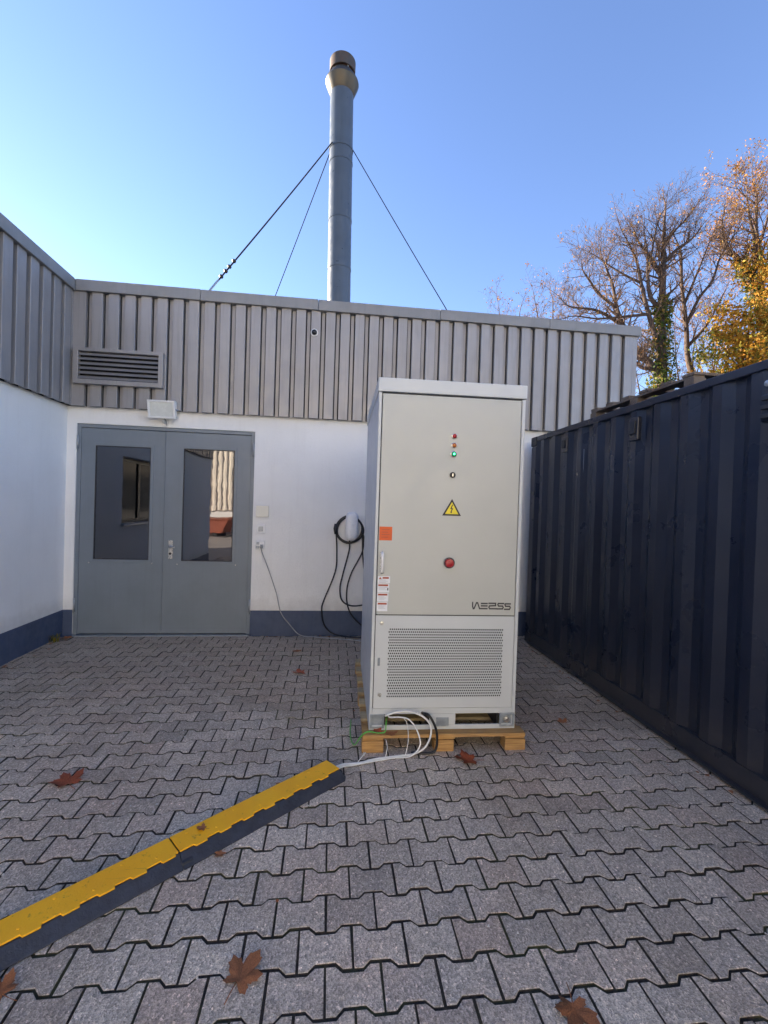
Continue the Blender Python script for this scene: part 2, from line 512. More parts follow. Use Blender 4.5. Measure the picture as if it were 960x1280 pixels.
for i in range(5):
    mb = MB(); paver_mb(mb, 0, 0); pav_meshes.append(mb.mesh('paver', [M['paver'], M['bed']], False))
for (x, y) in cells:
    dz = rp.gauss(0, .0011) - (.003 if rp.random() < .06 else 0); tx = rp.gauss(0, .007); ty = rp.gauss(0, .007); rot = rp.gauss(0, .006)
    if (x, y) in nearset:
        o = bpy.data.objects.new('paver', pav_meshes[rp.randrange(5)])
        col.objects.link(o); o.parent = paving
        o.location = (x + rp.gauss(0, .0006), y + rp.gauss(0, .0006), dz)
        o.rotation_euler = (ty, -tx, rot)
    else:
        paver_mb(field, x, y, dz, tx, ty, rot)
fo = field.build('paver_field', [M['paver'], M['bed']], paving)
tag(fo, kind='stuff')

# ------------------------------------------------------------------ building
bld = thing('workshop_building', 'white rendered L-shaped workshop with ribbed grey cladding and dark blue plinth', 'building', (0, 0, 0))
DX0, DX1, DZ = -3.016, -.960, 2.530
wb = MB()
wb.box(XL - .3, DX0, D, D + .3, -.03, 4.06)
wb.box(DX1, XR, D, D + .3, -.03, 4.06)
wb.box(DX0, DX1, D, D + .3, DZ, 4.06)
wb.build('wall', M['render'], bld)
wl_ = MB()
WY0, WY1, WZ0, WZ1 = 2.55, 4.34, 1.27, 2.30
LY0 = -.62
wl_.box(XL - .3, XL, LY0, WY0, -.03, 4.06)
wl_.box(XL - .3, XL, WY1, D, -.03, 4.06)
wl_.box(XL - .3, XL, WY0, WY1, -.03, WZ0)
wl_.box(XL - .3, XL, WY0, WY1, WZ1, 4.06)
wl_.build('wall', M['render'], bld)
# remaining outer walls and roof, unseen from the yard
ob = MB()
ob.box(XR - .3, XR, D + .3, 14, -.03, 4.06)
ob.box(-12, XR, 14, 14.3, -.03, 4.06)
ob.box(-12.3, -12, LY0, 14.3, -.03, 4.06)
ob.box(-12, XL - .3, LY0, LY0 + .3, -.03, 4.06)
ob.build('wall', M['render'], bld)
rb = MB()
rb.box(-12, XR - .3, D + .3, 14, 3.86, 3.98)
rb.box(-12, XL - .3, LY0 + .3, D + .3, 3.86, 3.98)
rb.build('roof', M['roof'], bld)
# plinth, a few mm proud of the render
box('plinth', M['plinth'], bld, DX1 + .001, XR + .004, D - .006, D + .01, -.03, PZ)
box('plinth', M['plinth'], bld, XL + .0065, DX0 - .001, D - .006, D + .01, -.03, PZ)
box('plinth', M['plinth'], bld, XL - .01, XL + .006, LY0, D - .0065, -.03, PZ)
# window in the left wing (beyond the frame, mirrored in the door glass)
win = MB().box(XL - .16, XL - .12, WY0, WY1, WZ0, WZ0 + .06).box(XL - .16, XL - .12, WY0, WY1, WZ1 - .06, WZ1).box(XL - .16, XL - .12, WY0, WY0 + .06, WZ0 + .06, WZ1 - .06).box(XL - .16, XL - .12, WY1 - .06, WY1, WZ0 + .06, WZ1 - .06).box(XL - .16, XL - .12, (WY0 + WY1) / 2 - .04, (WY0 + WY1) / 2 + .04, WZ0 + .06, WZ1 - .06).build('window', M['blackplastic'], bld)
box('pane', M['darkglass'], win, XL - .145, XL - .140, WY0 + .05, WY1 - .05, WZ0 + .05, WZ1 - .05)
box('sill', M['lampwhite'], win, XL - .12, XL + .05, WY0 - .03, WY1 + .03, WZ0 - .03, WZ0 + .002, .004)

# trapezoidal cladding, one strip per rib
PITCH, VAL, DEP = .1806, .064, .046
def clad_mesh(h, pitch, val):
    """one recessed strip and one raised U-profile, with open shadow gaps between them"""
    mb = MB()
    g_ = .0125
    mb.box(g_, val - g_, DEP, DEP + .0015, 0, h)
    pr_ = [(val, DEP + .004), (val, .003), (val + .003, 0), (pitch - .003, 0), (pitch, .003), (pitch, DEP + .004),
           (pitch - .0015, DEP + .004), (pitch - .0015, .004), (pitch - .0035, .0018), (val + .0035, .0018), (val + .0015, .004), (val + .0015, DEP + .004)]
    mb.prism(pr_, 0, h)
    return mb.mesh('cladding_panel', M['cladding'])
CH = 4.10 - ZC
cm = clad_mesh(CH, PITCH, VAL)
rc = random.Random(11)
x = -.376 - 14 * PITCH
# first flat strip beside the inner corner
MB().box(XL + .0815, x - .0015, D - .0815, D - .079, ZC, ZC + CH).box(x - .003, x - .0015, D - .0785, D - .030, ZC, ZC + CH).build('cladding_panel', M['cladding'], bld)
k = 0
while x + PITCH < XR + .03:
    o = bpy.data.objects.new('cladding_panel', cm); col.objects.link(o); o.parent = bld
    o.location = (x, D - .08 + rc.gauss(0, .0012), ZC + rc.gauss(0, .001)); o.rotation_euler = (0, 0, rc.gauss(0, .004))
    x += PITCH; k += 1
xe = x
# corner trim at the free right end and the return along the right side
ct = MB().box(xe, XR + .08, D - .081, D - .078, ZC, ZC + CH).box(XR + .077, XR + .08, D - .078, D + .10, ZC, ZC + CH)
ct.build('corner_trim', M['cladding'], bld)
box('side_cladding', M['cladding'], bld, XR + .06, XR + .063, D + .10, 14, ZC, ZC + CH)
lp = .193
cml = clad_mesh(CH, lp, .062)
y = 5.575 + .05
MB().box(XL + .0795, XL + .0815, y + .0015, D - .0825, ZC, ZC + CH).build('cladding_panel', M['cladding'], bld)
while y - lp > LY0:
    o = bpy.data.objects.new('cladding_panel', cml); col.objects.link(o); o.parent = bld
    o.location = (XL + .08 + rc.gauss(0, .0012), y - lp, ZC + rc.gauss(0, .001)); o.rotation_euler = (0, 0, R(90) + rc.gauss(0, .004))
    y -= lp
# dark sheet added behind the cladding so its open gaps read as shade
box('gap_shade_sheet', M['dark'], bld, XL + .012, XR + .05, D - .012, D - .008, ZC + .006, ZC + CH)
box('gap_shade_sheet', M['dark'], bld, XL + .008, XL + .0115, LY0, D - .013, ZC + .006, ZC + CH)
# coping
x0 = XL + .11; ends = [XL + .113, -1.62, -.23, 1.30, 2.76, XR + .115]
for a, b in zip(ends[:-1], ends[1:]):
    dz = rc.gauss(0, .002)
    MB().prism([(D - .115, 4.042 + dz), (D + .34, 4.055 + dz), (D + .34, 4.16 + dz), (D - .115, ZP + dz)], a + .002, b - .002, ax='x').build('coping', M['coping'], bld, bevel=.006)
ends = [D - .118, 4.1, 2.6, 1.1, LY0 - .1]
for a, b in zip(ends[:-1], ends[1:]):
    dz = rc.gauss(0, .002)
    MB().prism([(XL + .112, 4.042 + dz), (XL + .112, ZP + dz), (XL - .35, 4.16 + dz), (XL - .35, 4.055 + dz)], b + .002, a - .002, ax='y').build('coping', M['coping'], bld, bevel=.006)
MB().prism([(XL + .112, ZP - .002), (XL - .35, 4.158), (XL - .35, 4.053), (XL + .112, 4.040)], D - .117, D + .34, ax='y').build('coping', M['coping'], bld, bevel=.004)
# louvre vent
lv = MB().holed(-3.004, -2.016, 2.968, 3.386, -2.95, -2.07, 3.022, 3.345, D - .140, D - .075).build('louvre_vent', M['cladding'], bld, bevel=.004)
box('backing', M['dark'], lv, -2.96, -2.06, D - .0875, D - .0855, 3.01, 3.35)
for i in range(6):
    z = 3.048 + i * .0535
    s = MB().prism([(D - .137, z - .019), (D - .134, z - .0205), (D - .098, z + .016), (D - .101, z + .0185)], -2.949, -2.071, ax='x').build('slat', M['cladding'], lv)

# ------------------------------------------------------------------ double door
dr = MB().box(DX0, DX0 + .045, D + .012, D + .075, .012, DZ - .002).box(DX1 - .045, DX1, D + .012, D + .075, .012, DZ - .002).box(DX0 + .045, DX1 - .045, D + .012, D + .075, DZ - .045, DZ - .002).build('door_frame', M['door'], bld, bevel=.004)
DM = -2.018
def leaf(x0, x1, hx0, hx1, hz0, hz1, handle):
    L = MB().holed(x0, x1, .022, DZ - .050, hx0, hx1, hz0, hz1, D + .022, D + .070).build('door', M['door'], bld, bevel=.003)
    f_ = MB().holed(hx0 - .028, hx1 + .028, hz0 - .028, hz1 + .028, hx0 + .004, hx1 - .004, hz0 + .004, hz1 - .004, D + .014, D + .034).build('glazing_bead', M['door'], L, bevel=.002)
    MB().holed(hx0 + .0045, hx1 - .0045, hz0 + .0045, hz1 - .0045, hx0 + .014, hx1 - .014, hz0 + .014, hz1 - .014, D + .020, D + .032).build('gasket', M['rubber'], L)
    MB().box(hx0 + .012, hx1 - .012, D + .027, D + .031, hz0 + .012, hz1 - .012).build('pane', M['glass'], L)
    return L
L1 = leaf(DX0 + .047, DM - .002, -2.815, -2.178, .912, 2.282, False)
L2 = leaf(DM + .002, DX1 - .047, -1.806, -1.195, .906, 2.290, True)
box('door_lip', M['door'], L2, DM - .012, DM + .0015, D + .014, D + .0215, .03, DZ - .06)
hp = MB().box(-1.953, -1.903, D + .010, D + .0215, .935, 1.165).build('handle_plate', M['steel'], L2, bevel=.008)
MB().tube(catmull([(-1.922, D + .012, 1.085), (-1.922, D - .035, 1.085), (-1.905, D - .047, 1.085), (-1.86, D - .048, 1.083)], 4), .0105, 10).lathe([(.022, 0), (.022, .012), (.012, .014)], (-1.922, D - .004, 1.085), 'y', 14).build('lever_handle', M['steel'], L2, smooth=True)
MB().lathe([(.014, -.012), (.015, 0)], (-1.928, D + .011, 1.0), 'y', 12).build('lock_cylinder', M['black'], L2)
for L, xx in ((L1, DX0 + .012), (L2, DX1 - .012)):
    for z in (.28, 2.22):
        MB().tube([(xx, D + .004, z), (xx, D + .004, z + .17)], .011, 10).build('hinge', M['galv'], L, smooth=True)
box('threshold', M['galv'], bld, DX0 + .01, DX1 - .01, D - .03, D + .075, -.01, .010, .002)
# screws in the beads
for L, xs, zs in ((L1, (-2.86, -2.14), .875), (L2, (-1.85, -1.155), .870)):
    for xx in xs:
        MB().lathe([(.009, 0), (.006, -.004)], (xx, D + .0215, zs), 'y', 8).build('screw', M['steel'], L)
# dark room behind the doors
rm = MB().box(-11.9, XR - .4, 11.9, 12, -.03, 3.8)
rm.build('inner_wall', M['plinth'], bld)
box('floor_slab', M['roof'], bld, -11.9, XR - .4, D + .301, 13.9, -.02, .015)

# ------------------------------------------------------------------ fixtures on the wall
fl = thing('floodlight', 'white floodlight with square glass front mounted above the double door', 'floodlight', (-2.02, D, 2.56))
MB().box(-.04, .04, -.006, 0, -.02, .06).tube([(0, -.004, .02), (0, -.05, .025), (0, -.09, .05)], .014, 10).build('bracket', M['lampwhite'], fl, smooth=False)
fb = MB()
TLT = .22
def ft(x, y, z):
    # local head frame, tilted to look down
    c, s = math.cos(TLT), math.sin(TLT)
    return (x, -.10 + y * c - z * s * -1 * -1, .165 + y * s + z * c)
def fbox(mb, x0, x1, y0, y1, z0, z1, mi=0):
    vs = [(x0, y0, z0), (x1, y0, z0), (x1, y1, z0), (x0, y1, z0), (x0, y0, z1), (x1, y0, z1), (x1, y1, z1), (x0, y1, z1)]
    mb.add([ft(*v) for v in vs], [(0, 3, 2, 1), (4, 5, 6, 7), (0, 1, 5, 4), (1, 2, 6, 5), (2, 3, 7, 6), (3, 0, 4, 7)], mi)
for a in ((-.155, .155, -.05, -.015, .082, .105), (-.155, .155, -.05, -.015, -.105, -.082), (-.155, -.130, -.05, -.015, -.082, .082), (.130, .155, -.05, -.015, -.082, .082)):
    fbox(fb, *a)
fb.build('front_frame', M['lampwhite'], fl, bevel=.004)
m2 = MB(); fbox(m2, -.150, .150, -.014, .05, -.10, .10); m2.build('housing', M['lampwhite'], fl, bevel=.015)
m3 = MB(); fbox(m3, -.131, .131, -.040, -.036, -.083, .083); m3.build('glass', M['lampglass'], fl)
m4 = MB(); fbox(m4, -.13, .13, -.018, -.0145, -.08, .08); m4.build('reflector', M['cream'], fl)
m5 = MB(); m5.tube([ft(-.10, -.025, .02), ft(.10, -.025, .02)], .008, 8); m5.build('lamp_tube', M['whiteplastic'], fl, smooth=True)
MB().tube([ft(.155, -.02, .0), ft(.185, -.02, -.0)], .012, 8).build('knob', M['galv'], fl)
MB().tube([ft(.0, .03, -.10), (0.03, -.06, .03), (.02, -.01, -.01)], .006, 6).build('lead', M['greycable'], fl)

cp = MB().box(-.077, .077, -.022, 0, -.07, .07).build('cover_plate', M['cream'], None, bevel=.006)
cp.location = (-.843, D, 1.548); tag(cp, 'blank cream square cover plate on white wall beside the door', 'cover plate')
db = thing('key_switch', 'small grey square switch between the cream plate and the socket', 'switch', (-.858, D, 1.33))
MB().box(-.055, .055, -.010, 0, -.055, .055).build('plate', M['whiteplastic'], db, bevel=.004)
MB().box(-.028, .028, -.020, -.0105, -.030, .030).build('rocker', M['galv'], db, bevel=.004)
so = thing('power_socket', 'grey outdoor power socket with a cable plugged in below the switch', 'socket', (-.862, D, 1.128))
MB().box(-.052, .052, -.035, 0, -.055, .055).build('housing', M['whiteplastic'], so, bevel=.006)
MB().box(-.040, -.004, -.045, -.036, .008, .042).build('flap', M['galv'], so, bevel=.003)
MB().box(.004, .042, -.045, -.036, -.038, .012).build('flap', M['galv'], so, bevel=.003)
MB().box(-.046, -.004, -.045, -.036, -.038, -.004).build('flap', M['galv'], so, bevel=.003)
MB().lathe([(.016, -.036), (.018, -.075), (.010, -.085)], (.022, 0, -.012), 'y', 12).build('plug', M['greycable'], so, smooth=True)
pc = catmull([(-.84, D - .075, 1.10), (-.82, D - .07, 1.03), (-.756, D - .02, .846), (-.65, D - .02, .548), (-.585, D - .024, .299), (-.472, D - .03, .149), (-.341, D - .05, .022), (-.15, D - .10, .011), (.1, D - .18, .011), (.45, D - .32, .011), (.75, D - .9, .011)], 6)
c = MB().tube(pc, .0058, 6).build('power_cable', M['greycable'], None, smooth=True)
tag(c, 'thin grey cable hanging from the wall socket down to the paving', 'cable')
sn = thing('sensor_eye', 'small black round sensor stuck on the cladding left of the chimney', 'sensor', (-.270, D - .08, 3.77))
MB().lathe([(.045, 0), (.045, -.012), (.036, -.014)], (0, 0, 0), 'y', 20).build('base_ring', M['lampwhite'], sn, smooth=False)
MB().lathe([(.034, -.012), (.032, -.030), (.020, -.042), (0.001, -.046)], (0, 0, 0), 'y', 20).build('lens_dome', M['blackplastic'], sn, smooth=True)

# wallbox with charging cable
wx = thing('wall_charger', 'white pebble-shaped car charger on the wall with black cable wound around it', 'charger', (.262, D, 1.395))
hb = MB()
prof = [(0, .98), (.02, 1.0), (.085, 1.0), (.112, .95), (.128, .80), (.135, .4)]
n = 28; vs = []; fs = []
for (d_, sc) in prof:
    for j in range(n):
        q = 2 * math.pi * j / n
        cx_, sz_ = math.cos(q), math.sin(q)
        e = .5
        X = .078 * sc * abs(cx_) ** e * (1 if cx_ > 0 else -1)
        Z = .178 * (sc * .5 + .5 if sc < 1 else 1) * abs(sz_) ** e * (1 if sz_ > 0 else -1)
        if Z < 0: X *= 1 - .12 * (Z / .178) ** 2
        vs.append((X, -d_ * (1 - .12 * (Z / .178)), Z))
for i in range(len(prof) - 1):
    for j in range(n):
        fs.append((i * n + j, i * n + (j + 1) % n, (i + 1) * n + (j + 1) % n, (i + 1) * n + j))
fs.append(tuple(range(n))); fs.append(tuple(range((len(prof) - 1) * n, len(prof) * n)))
hb.add(vs, fs); hb.build('housing', M['whiteplastic'], wx, smooth=True)
def W(pts, dy): return [(a - .262, dy, b - 1.395) for a, b in pts]
lp_ = MB()
for t_ in range(3):
    rr = .150 + .010 * t_; ring = []
    for j in range(33):
        q = 2 * math.pi * j / 32
        ring.append((-.022 + rr * math.cos(q) * 1.02 + .006 * math.sin(3 * q + t_), -.030 - .016 * (t_ % 2) - .012 * (t_ // 2) + .004 * math.sin(2 * q + t_), -.050 + (rr + .012 * (math.sin(q) > 0)) * math.sin(q) + .004 * math.cos(2 * q + t_)))
    lp_.tube(ring, .0085, 7)
lp_.build('wound_cable', M['blackplastic'], wx, smooth=True)
ch = MB()
def V3(p): return (p[0] - .262, p[1] - D, p[2] - 1.395)
ch.tube(catmull(W([(.072, 1.40), (.070, 1.337), (.087, 1.066), (.075, .814), (-.054, .46), (-.08, .339), (-.056, .178), (.0, .085)], -.035) + [V3((.10, D - .05, .025)), V3((.30, D - .13, .014)), V3((.55, D - .17, .014)), V3((.9, D - .3, .014))], 6), .0095, 7)
ch.tube(catmull(W([(.236, 1.25), (.243, 1.18), (.238, 1.069), (.167, .765), (.141, .613), (.166, .462), (.269, .392), (.4, .393), (.5, .434), (.56, .62), (.52, .95), (.44, 1.2), (.40, 1.33)], -.045), 6), .0095, 7)
ch.tube(catmull(W([(.418, 1.28), (.409, 1.072), (.286, .817), (.231, .614), (.238, .412), (.303, .26), (.439, .128), (.56, .06)], -.030) + [V3((.72, D - .08, .014)), V3((.9, D - .2, .014))], 6), .0095, 7)
ch.tube(catmull(W([(.408, 1.34), (.412, 1.10), (.436, .87), (.471, .718), (.50, .55)], -.020), 6), .0095, 7)
ch.build('hanging_cable', M['blackplastic'], wx, smooth=True)
MB().tube(W([(.066, 1.42), (.062, 1.36), (.068, 1.29)], -.05), [.020, .026, .020], 12).build('charging_plug', M['blackplastic'], wx, smooth=True)

# ------------------------------------------------------------------ chimney with guy wires
CX, CY = .050, 8.5
chm = thing('chimney', 'tall grey steel flue with flared rusty cap rising from the roof', 'chimney', (CX, CY, 3.98))
lean = -.0155
pr = .214
def cz(z): return (lean * z, 0, z)
secs = [0, .95, 2.05, 2.95, 4.0, 5.35]
for a, b in zip(secs[:-1], secs[1:]):
    MB().tube([cz(a), cz(b - .002)], [pr, pr - .002], 40).build('flue_section', M['flue'], chm, smooth=True).modifiers.new('es', 'EDGE_SPLIT').split_angle = R(50)
for a in secs[1:-1]:
    MB().lathe([(pr - .003, -.018), (pr + .005, -.016), (pr + .005, .016), (pr - .003, .018)], cz(a), 'z', 40).build('clamp_band', M['flue'], chm, smooth=False)
zt = 5.35
def m_cap():
    t = NT('weathered_cap_steel'); p = t.pos()
    c = t.ramp(t.noise(p, 5, 6, .7, stretch=(1, 1, .5)), [(.3, (.085, .062, .038)), (.5, (.070, .062, .048)), (.7, (.048, .048, .046))])
    t.set(Base_Color=c, Metallic=.55, Roughness=.42); t.bump(t.noise(p, 30, 4), .2, .01); return t.mat
M['cap'] = m_cap()
def m_rust():
    t = NT('rusty_hood'); p = t.pos()
    c = t.ramp(t.noise(p, 6, 6, .7), [(.35, (.085, .045, .028)), (.55, (.062, .054, .046)), (.75, (.045, .047, .047))])
    t.set(Base_Color=c, Metallic=.3, Roughness=.6); return t.mat
M['rust'] = m_rust()
M['hoodplate'] = paint('rusty_hood_plate', (.20, .10, .06), .6, .3, 8, metal=.3)
c0 = cz(zt)
MB().lathe([(pr - .004, -.10), (pr + .020, -.070), (.298, .09), (.306, .11), (.298, .14), (.215, .27), (.205, .27), (.20, .12), (pr - .004, .02)], c0, 'z', 40, closed=True).build('flared_collar', M['cap'], chm, smooth=True).modifiers.new('es', 'EDGE_SPLIT').split_angle = R(35)
for q in range(4):
    a = q * math.pi / 2 + .5
    MB().tube([(c0[0] + .20 * math.cos(a), .20 * math.sin(a), zt + .24), (c0[0] + .20 * math.cos(a), .20 * math.sin(a), zt + .44)], .014, 6).build('strut', M['galv'], chm)
MB().lathe([(.212, .30), (.236, .30), (.238, .50), (.12, .57), (.001, .59), (.001, .57), (.11, .55), (.225, .485)], c0, 'z', 36, closed=True).build('rain_hood', M['rust'], chm, smooth=True).modifiers.new('es', 'EDGE_SPLIT').split_angle = R(35)
MB().lathe([(.20, .375), (.20, .385)], c0, 'z', 32).build('hood_plate', M['hoodplate'], chm)
MB().lathe([(pr - .003, -.05), (pr + .009, -.048), (pr + .009, .0), (pr - .003, .002)], cz(4.27), 'z', 32).build('guy_collar', M['flue'], chm)
def guy(a, b, r, lab, nuts=False):
    g_ = thing('guy_wire', lab, 'guy wire', b, 0, 'guy wires bracing the chimney')
    A = Vector(a) - Vector(b); n_ = 14; sag = .02
    pts = [A * (i / n_) + Vector((0, 0, -sag * math.sin(math.pi * i / n_))) for i in range(n_ + 1)]
    MB().tube(pts, r, 6).build('wire', M['wirerope'], g_, smooth=True)
    MB().lathe([(.03, -.02), (.03, .02)], (0, 0, 0), 'z', 8).build('anchor', M['galv'], g_)
    d_ = A.normalized()
    MB().tube([d_ * .05, d_ * .12, d_ * .28, d_ * .34], [r, .014, .014, r], 8).build('turnbuckle', M['galv'], g_)
    if nuts:
        for s_ in (.42, .55, .66, .80):
            p_ = d_ * s_ + Vector((0, 0, 0))
            MB().tube([p_ - d_ * .025, p_ - d_ * .008, p_ + d_ * .008, p_ + d_ * .025], [.012, .030, .030, .012], 8).build('clamp', M['blackplastic'], g_)
zc_ = 3.98 + 4.27
ax_ = CX + lean * 4.27
guy((ax_ - pr + .05, CY - .14, zc_), (-1.70, 6.15, 4.34), .011, 'left guy wire with dark clamps strung along its lower end', True)
guy((ax_ - pr, CY + .08, zc_ - .05), (-2.2, 10.5, 4.0), .009, 'middle guy wire meeting the flue behind its left edge')
guy((ax_ + pr, CY, zc_ + .02), (2.42, 7.3, 4.0), .009, 'right guy wire running down from the flue towards the container')

# ------------------------------------------------------------------ shipping container
CXF, CY1, CLEN, CHT, CWD = 2.511, 5.522, 6.058, 2.590, 2.438
ctn = thing('shipping_container', 'dark navy corrugated shipping container along the right of the yard', 'container', (CXF, CY1, 0), -.002)
# local: x into the container, y = 0 far end, y = -CLEN near end
def corr(mb, x_out, x_in, y0, y1, z0, z1, sgn=1):
    p = .2785; prof = []
    y_ = y0
    while y_ < y1 - .05:
        for dy, xx in ((0, x_out), (.072, x_out), (.140, x_in), (.210, x_in)):
            if y_ + dy < y1: prof.append((y_ + dy, xx))
        y_ += p
    prof.append((y1, x_out))
    n_ = len(prof)
    vs = [(xx, yy, z) for z in (z0, z1) for yy, xx in prof] + [(xx + .003 * sgn, yy, z) for z in (z0, z1) for yy, xx in prof]
    fs = []
    for i in range(n_ - 1):
        fs.append((i, i + 1, n_ + i + 1, n_ + i)); fs.append((2 * n_ + i, 3 * n_ + i, 3 * n_ + i + 1, 2 * n_ + i + 1))
    mb.add(vs, fs)
sp = MB(); corr(sp, .012, .048, -CLEN + .16, -.155, .155, CHT - .062); sp.build('side_panel', M['container'], ctn)
sp = MB(); corr(sp, CWD - .012, CWD - .048, -CLEN + .16, -.155, .155, CHT - .062, -1); sp.build('side_panel', M['container'], ctn)
ep = MB(); ep.box(.14, CWD - .14, -.05, -.046, .155, CHT - .10)
for i in range(9): ep.box(.2 + i * .24, .28 + i * .24, -.046, -.018, .16, CHT - .11)
ep.build('end_panel', M['container'], ctn)
rf = MB().box(.05, CWD - .05, -CLEN + .15, -.15, CHT - .045, CHT - .025)
for i in range(20): rf.box(.2, CWD - .2, -CLEN + .35 + i * .28, -CLEN + .45 + i * .28, CHT - .025, CHT - .008)
rf.build('roof_panel', M['container'], ctn)
MB().box(.000, .060, -CLEN + .17, -.17, CHT - .062, CHT - .004).build('top_rail', M['container'], ctn, bevel=.006)
MB().box(CWD - .060, CWD, -CLEN + .17, -.17, CHT - .062, CHT - .004).build('top_rail', M['container'], ctn, bevel=.006)
br = MB().prism([(.004, .155), (.004, .030), (-.042, .030), (-.042, .020), (.05, .020), (.05, .155)], -CLEN + .17, -.17, ax='y')
br.build('bottom_rail', M['container'], ctn)
MB().box(CWD - .05, CWD - .004, -CLEN + .17, -.17, .01, .155).build('bottom_rail', M['container'], ctn)
for xx in (0, CWD - .155):
    for yy in (-.155, -CLEN):
        MB().box(xx + .004, xx + .151, yy + .004, yy + .151, .118, CHT - .118).build('corner_post', M['container'], ctn, bevel=.02, seg=3)
        for zz in (.0, CHT - .118):
            cst = MB().box(xx, xx + .155, yy, yy + .175 if yy < -1 else yy + .155, zz, zz + .1175).build('corner_casting', M['containerdark'], ctn, bevel=.012, seg=3)
box('end_rail', M['container'], ctn, .156, CWD - .156, -.06, -.002, CHT - .10, CHT - .004)
box('end_rail', M['container'], ctn, .156, CWD - .156, -.06, -.002, .01, .15)
for s_, (a, b) in enumerate(((.16, CWD / 2 - .006), (CWD / 2 + .006, CWD - .16))):
    dd = MB().box(a, b, -CLEN + .01, -CLEN + .05, .16, CHT - .1).build('door', M['container'], ctn, bevel=.008)
    MB().tube([((a + b) / 2, -CLEN - .02, .05), ((a + b) / 2, -CLEN - .02, CHT - .06)], .018, 8).build('lock_bar', M['galv'], dd)
box('floor_frame', M['containerdark'], ctn, .06, CWD - .06, -CLEN + .06, -.07, .02, .14)
def vent(y, z, wy, hz, n_):
    v_ = MB().box(-.006, .030, y - wy / 2, y + wy / 2, z - hz / 2, z + hz / 2).build('vent', M['container'], ctn, bevel=.01)
    for i in range(n_):
        zz = z - hz / 2 + (i + .5) * hz / n_
        MB().box(-.022, -.0055, y - wy / 2 + .015, y + wy / 2 - .015, zz - hz * .22 / n_, zz + hz * .30 / n_).build('hood', M['containerdark'], v_, bevel=.004)
vent(3.538 - CY1, 2.372, .11, .20, 1)
vent(4.674 - CY1, 2.39, .09, .17, 1)
vent(2.20 - CY1, 2.30, .40, .16, 3)
MB().lathe([(.022, 0), (.018, -.014), (.001, -.02)], (.004, 2.36 - CY1, 2.44), 'x', 14).build('rivet', M['galv'], ctn)
scr = MB().add([(.0105, 4.30 - CY1, 2.30), (.0105, 4.308 - CY1, 2.30), (.0105, 4.304 - CY1, 2.06), (.0105, 4.300 - CY1, 2.10)], [(0, 1, 2, 3)])
scr.build('paint_scratch', M['galv'], ctn)

# ------------------------------------------------------------------ pallets
def pallet(name, label, loc, rz, W_, L_, mats, group=None, nb=5, nt=7):
    """front edge along local x (width W_), boards of the deck run along x, depth along y"""
    t = thing(name, label, 'pallet', loc, rz, group)
    wm, tm = mats
    r_ = random.Random(name + label)
    bw = .145 if W_ > 1 else .10
    for xx in (0, (W_ - bw) / 2, W_ - bw):
        for yy in (0, (L_ - .10) / 2, L_ - .10):
            MB().box(xx, xx + bw * (.92 if 0 < xx < W_ - bw - .01 else 1), yy + .002, yy + .10, .0, .078).build('block', wm, t, bevel=.004)
        MB().box(xx + .003, xx + bw - .003, .012, L_ - .012, .0785, .098).build('stringer', wm, t, bevel=.003)
    step = (L_ - .12) / (nt - 1)
    for i in range(nt):
        y_ = i * step + r_.gauss(0, .003); wd = .115 + r_.uniform(-.01, .008)
        MB().box(r_.uniform(-.004, .004), W_ + r_.uniform(-.004, .004), y_, y_ + wd, .0985, .122 + r_.uniform(-.002, .002)).build('deck_board', tm if i else wm, t, bevel=.004)
    return t
pallet('wooden_pallet', 'pale wooden pallet carrying the tall grey cabinet', (.252, 2.985, .001), -.0223, 1.13, 1.52, (M['wood'], M['woodtop']))
pallet('weathered_pallet', 'dark weathered pallet lying on the container roof', (2.60, 3.02, CHT + .0), R(0), .80, 1.33, (M['oldwood'], M['oldwood']), nt=6)

# ------------------------------------------------------------------ battery cabinet
CZ0 = .126
cab = thing('battery_cabinet', 'tall grey steel power cabinet with warning triangle, standing on a pallet', 'cabinet', (.2993, 3.0423, CZ0), -.0223)
CW, CDp, CHh = 1.0255, 1.32, 2.5241 - CZ0
def cz_(z): return z - CZ0
Fm = M['cab']
# shell: sides, back, top, and the floor of the plinth
sh = MB()
sh.box(0, .004, .030, CDp, .0, CHh - .096)
sh.box(CW - .004, CW, .030, CDp, .0, CHh - .096)
sh.box(.0045, CW - .0045, CDp - .004, CDp, .0, CHh - .096)
sh.build('side_shell', M['cabside'], cab)
MB().box(-.007, CW + .007, -.010, CDp + .008, CHh - .094, CHh).build('roof_cap', Fm, cab, bevel=.006)
# front frame posts (L-shaped returns) and rails
fr_ = MB()
fr_.box(0, .020, .0, .030, .0, CHh - .096)
fr_.box(CW - .024, CW, .0, .030, .0, CHh - .096)
fr_.box(.0205, CW - .0245, .0, .030, .108, .148)
fr_.box(.0205, CW - .0245, .014, .030, .148, CHh - .096)
fr_.build('front_frame', Fm, cab, bevel=.003)
# doors
dz0, dz1 = cz_(.919), cz_(2.418)
dd = MB().box(.026, CW - .030, -.004, .012, dz0, dz1).build('upper_door', M['cabdoor'], cab, bevel=.004)
MB().holed(.0205, CW - .0245, .149, CHh - .0965, .040, CW - .044, .170, CHh - .125, .0126, .0138).build('seam_shade_strip', M['rubber'], cab)  # black strip added behind the door edges to paint the seams' shade
box('seam_shade_strip', M['rubber'], cab, .041, CW - .045, .0126, .0138, dz0 - .012, dz0 + .008)
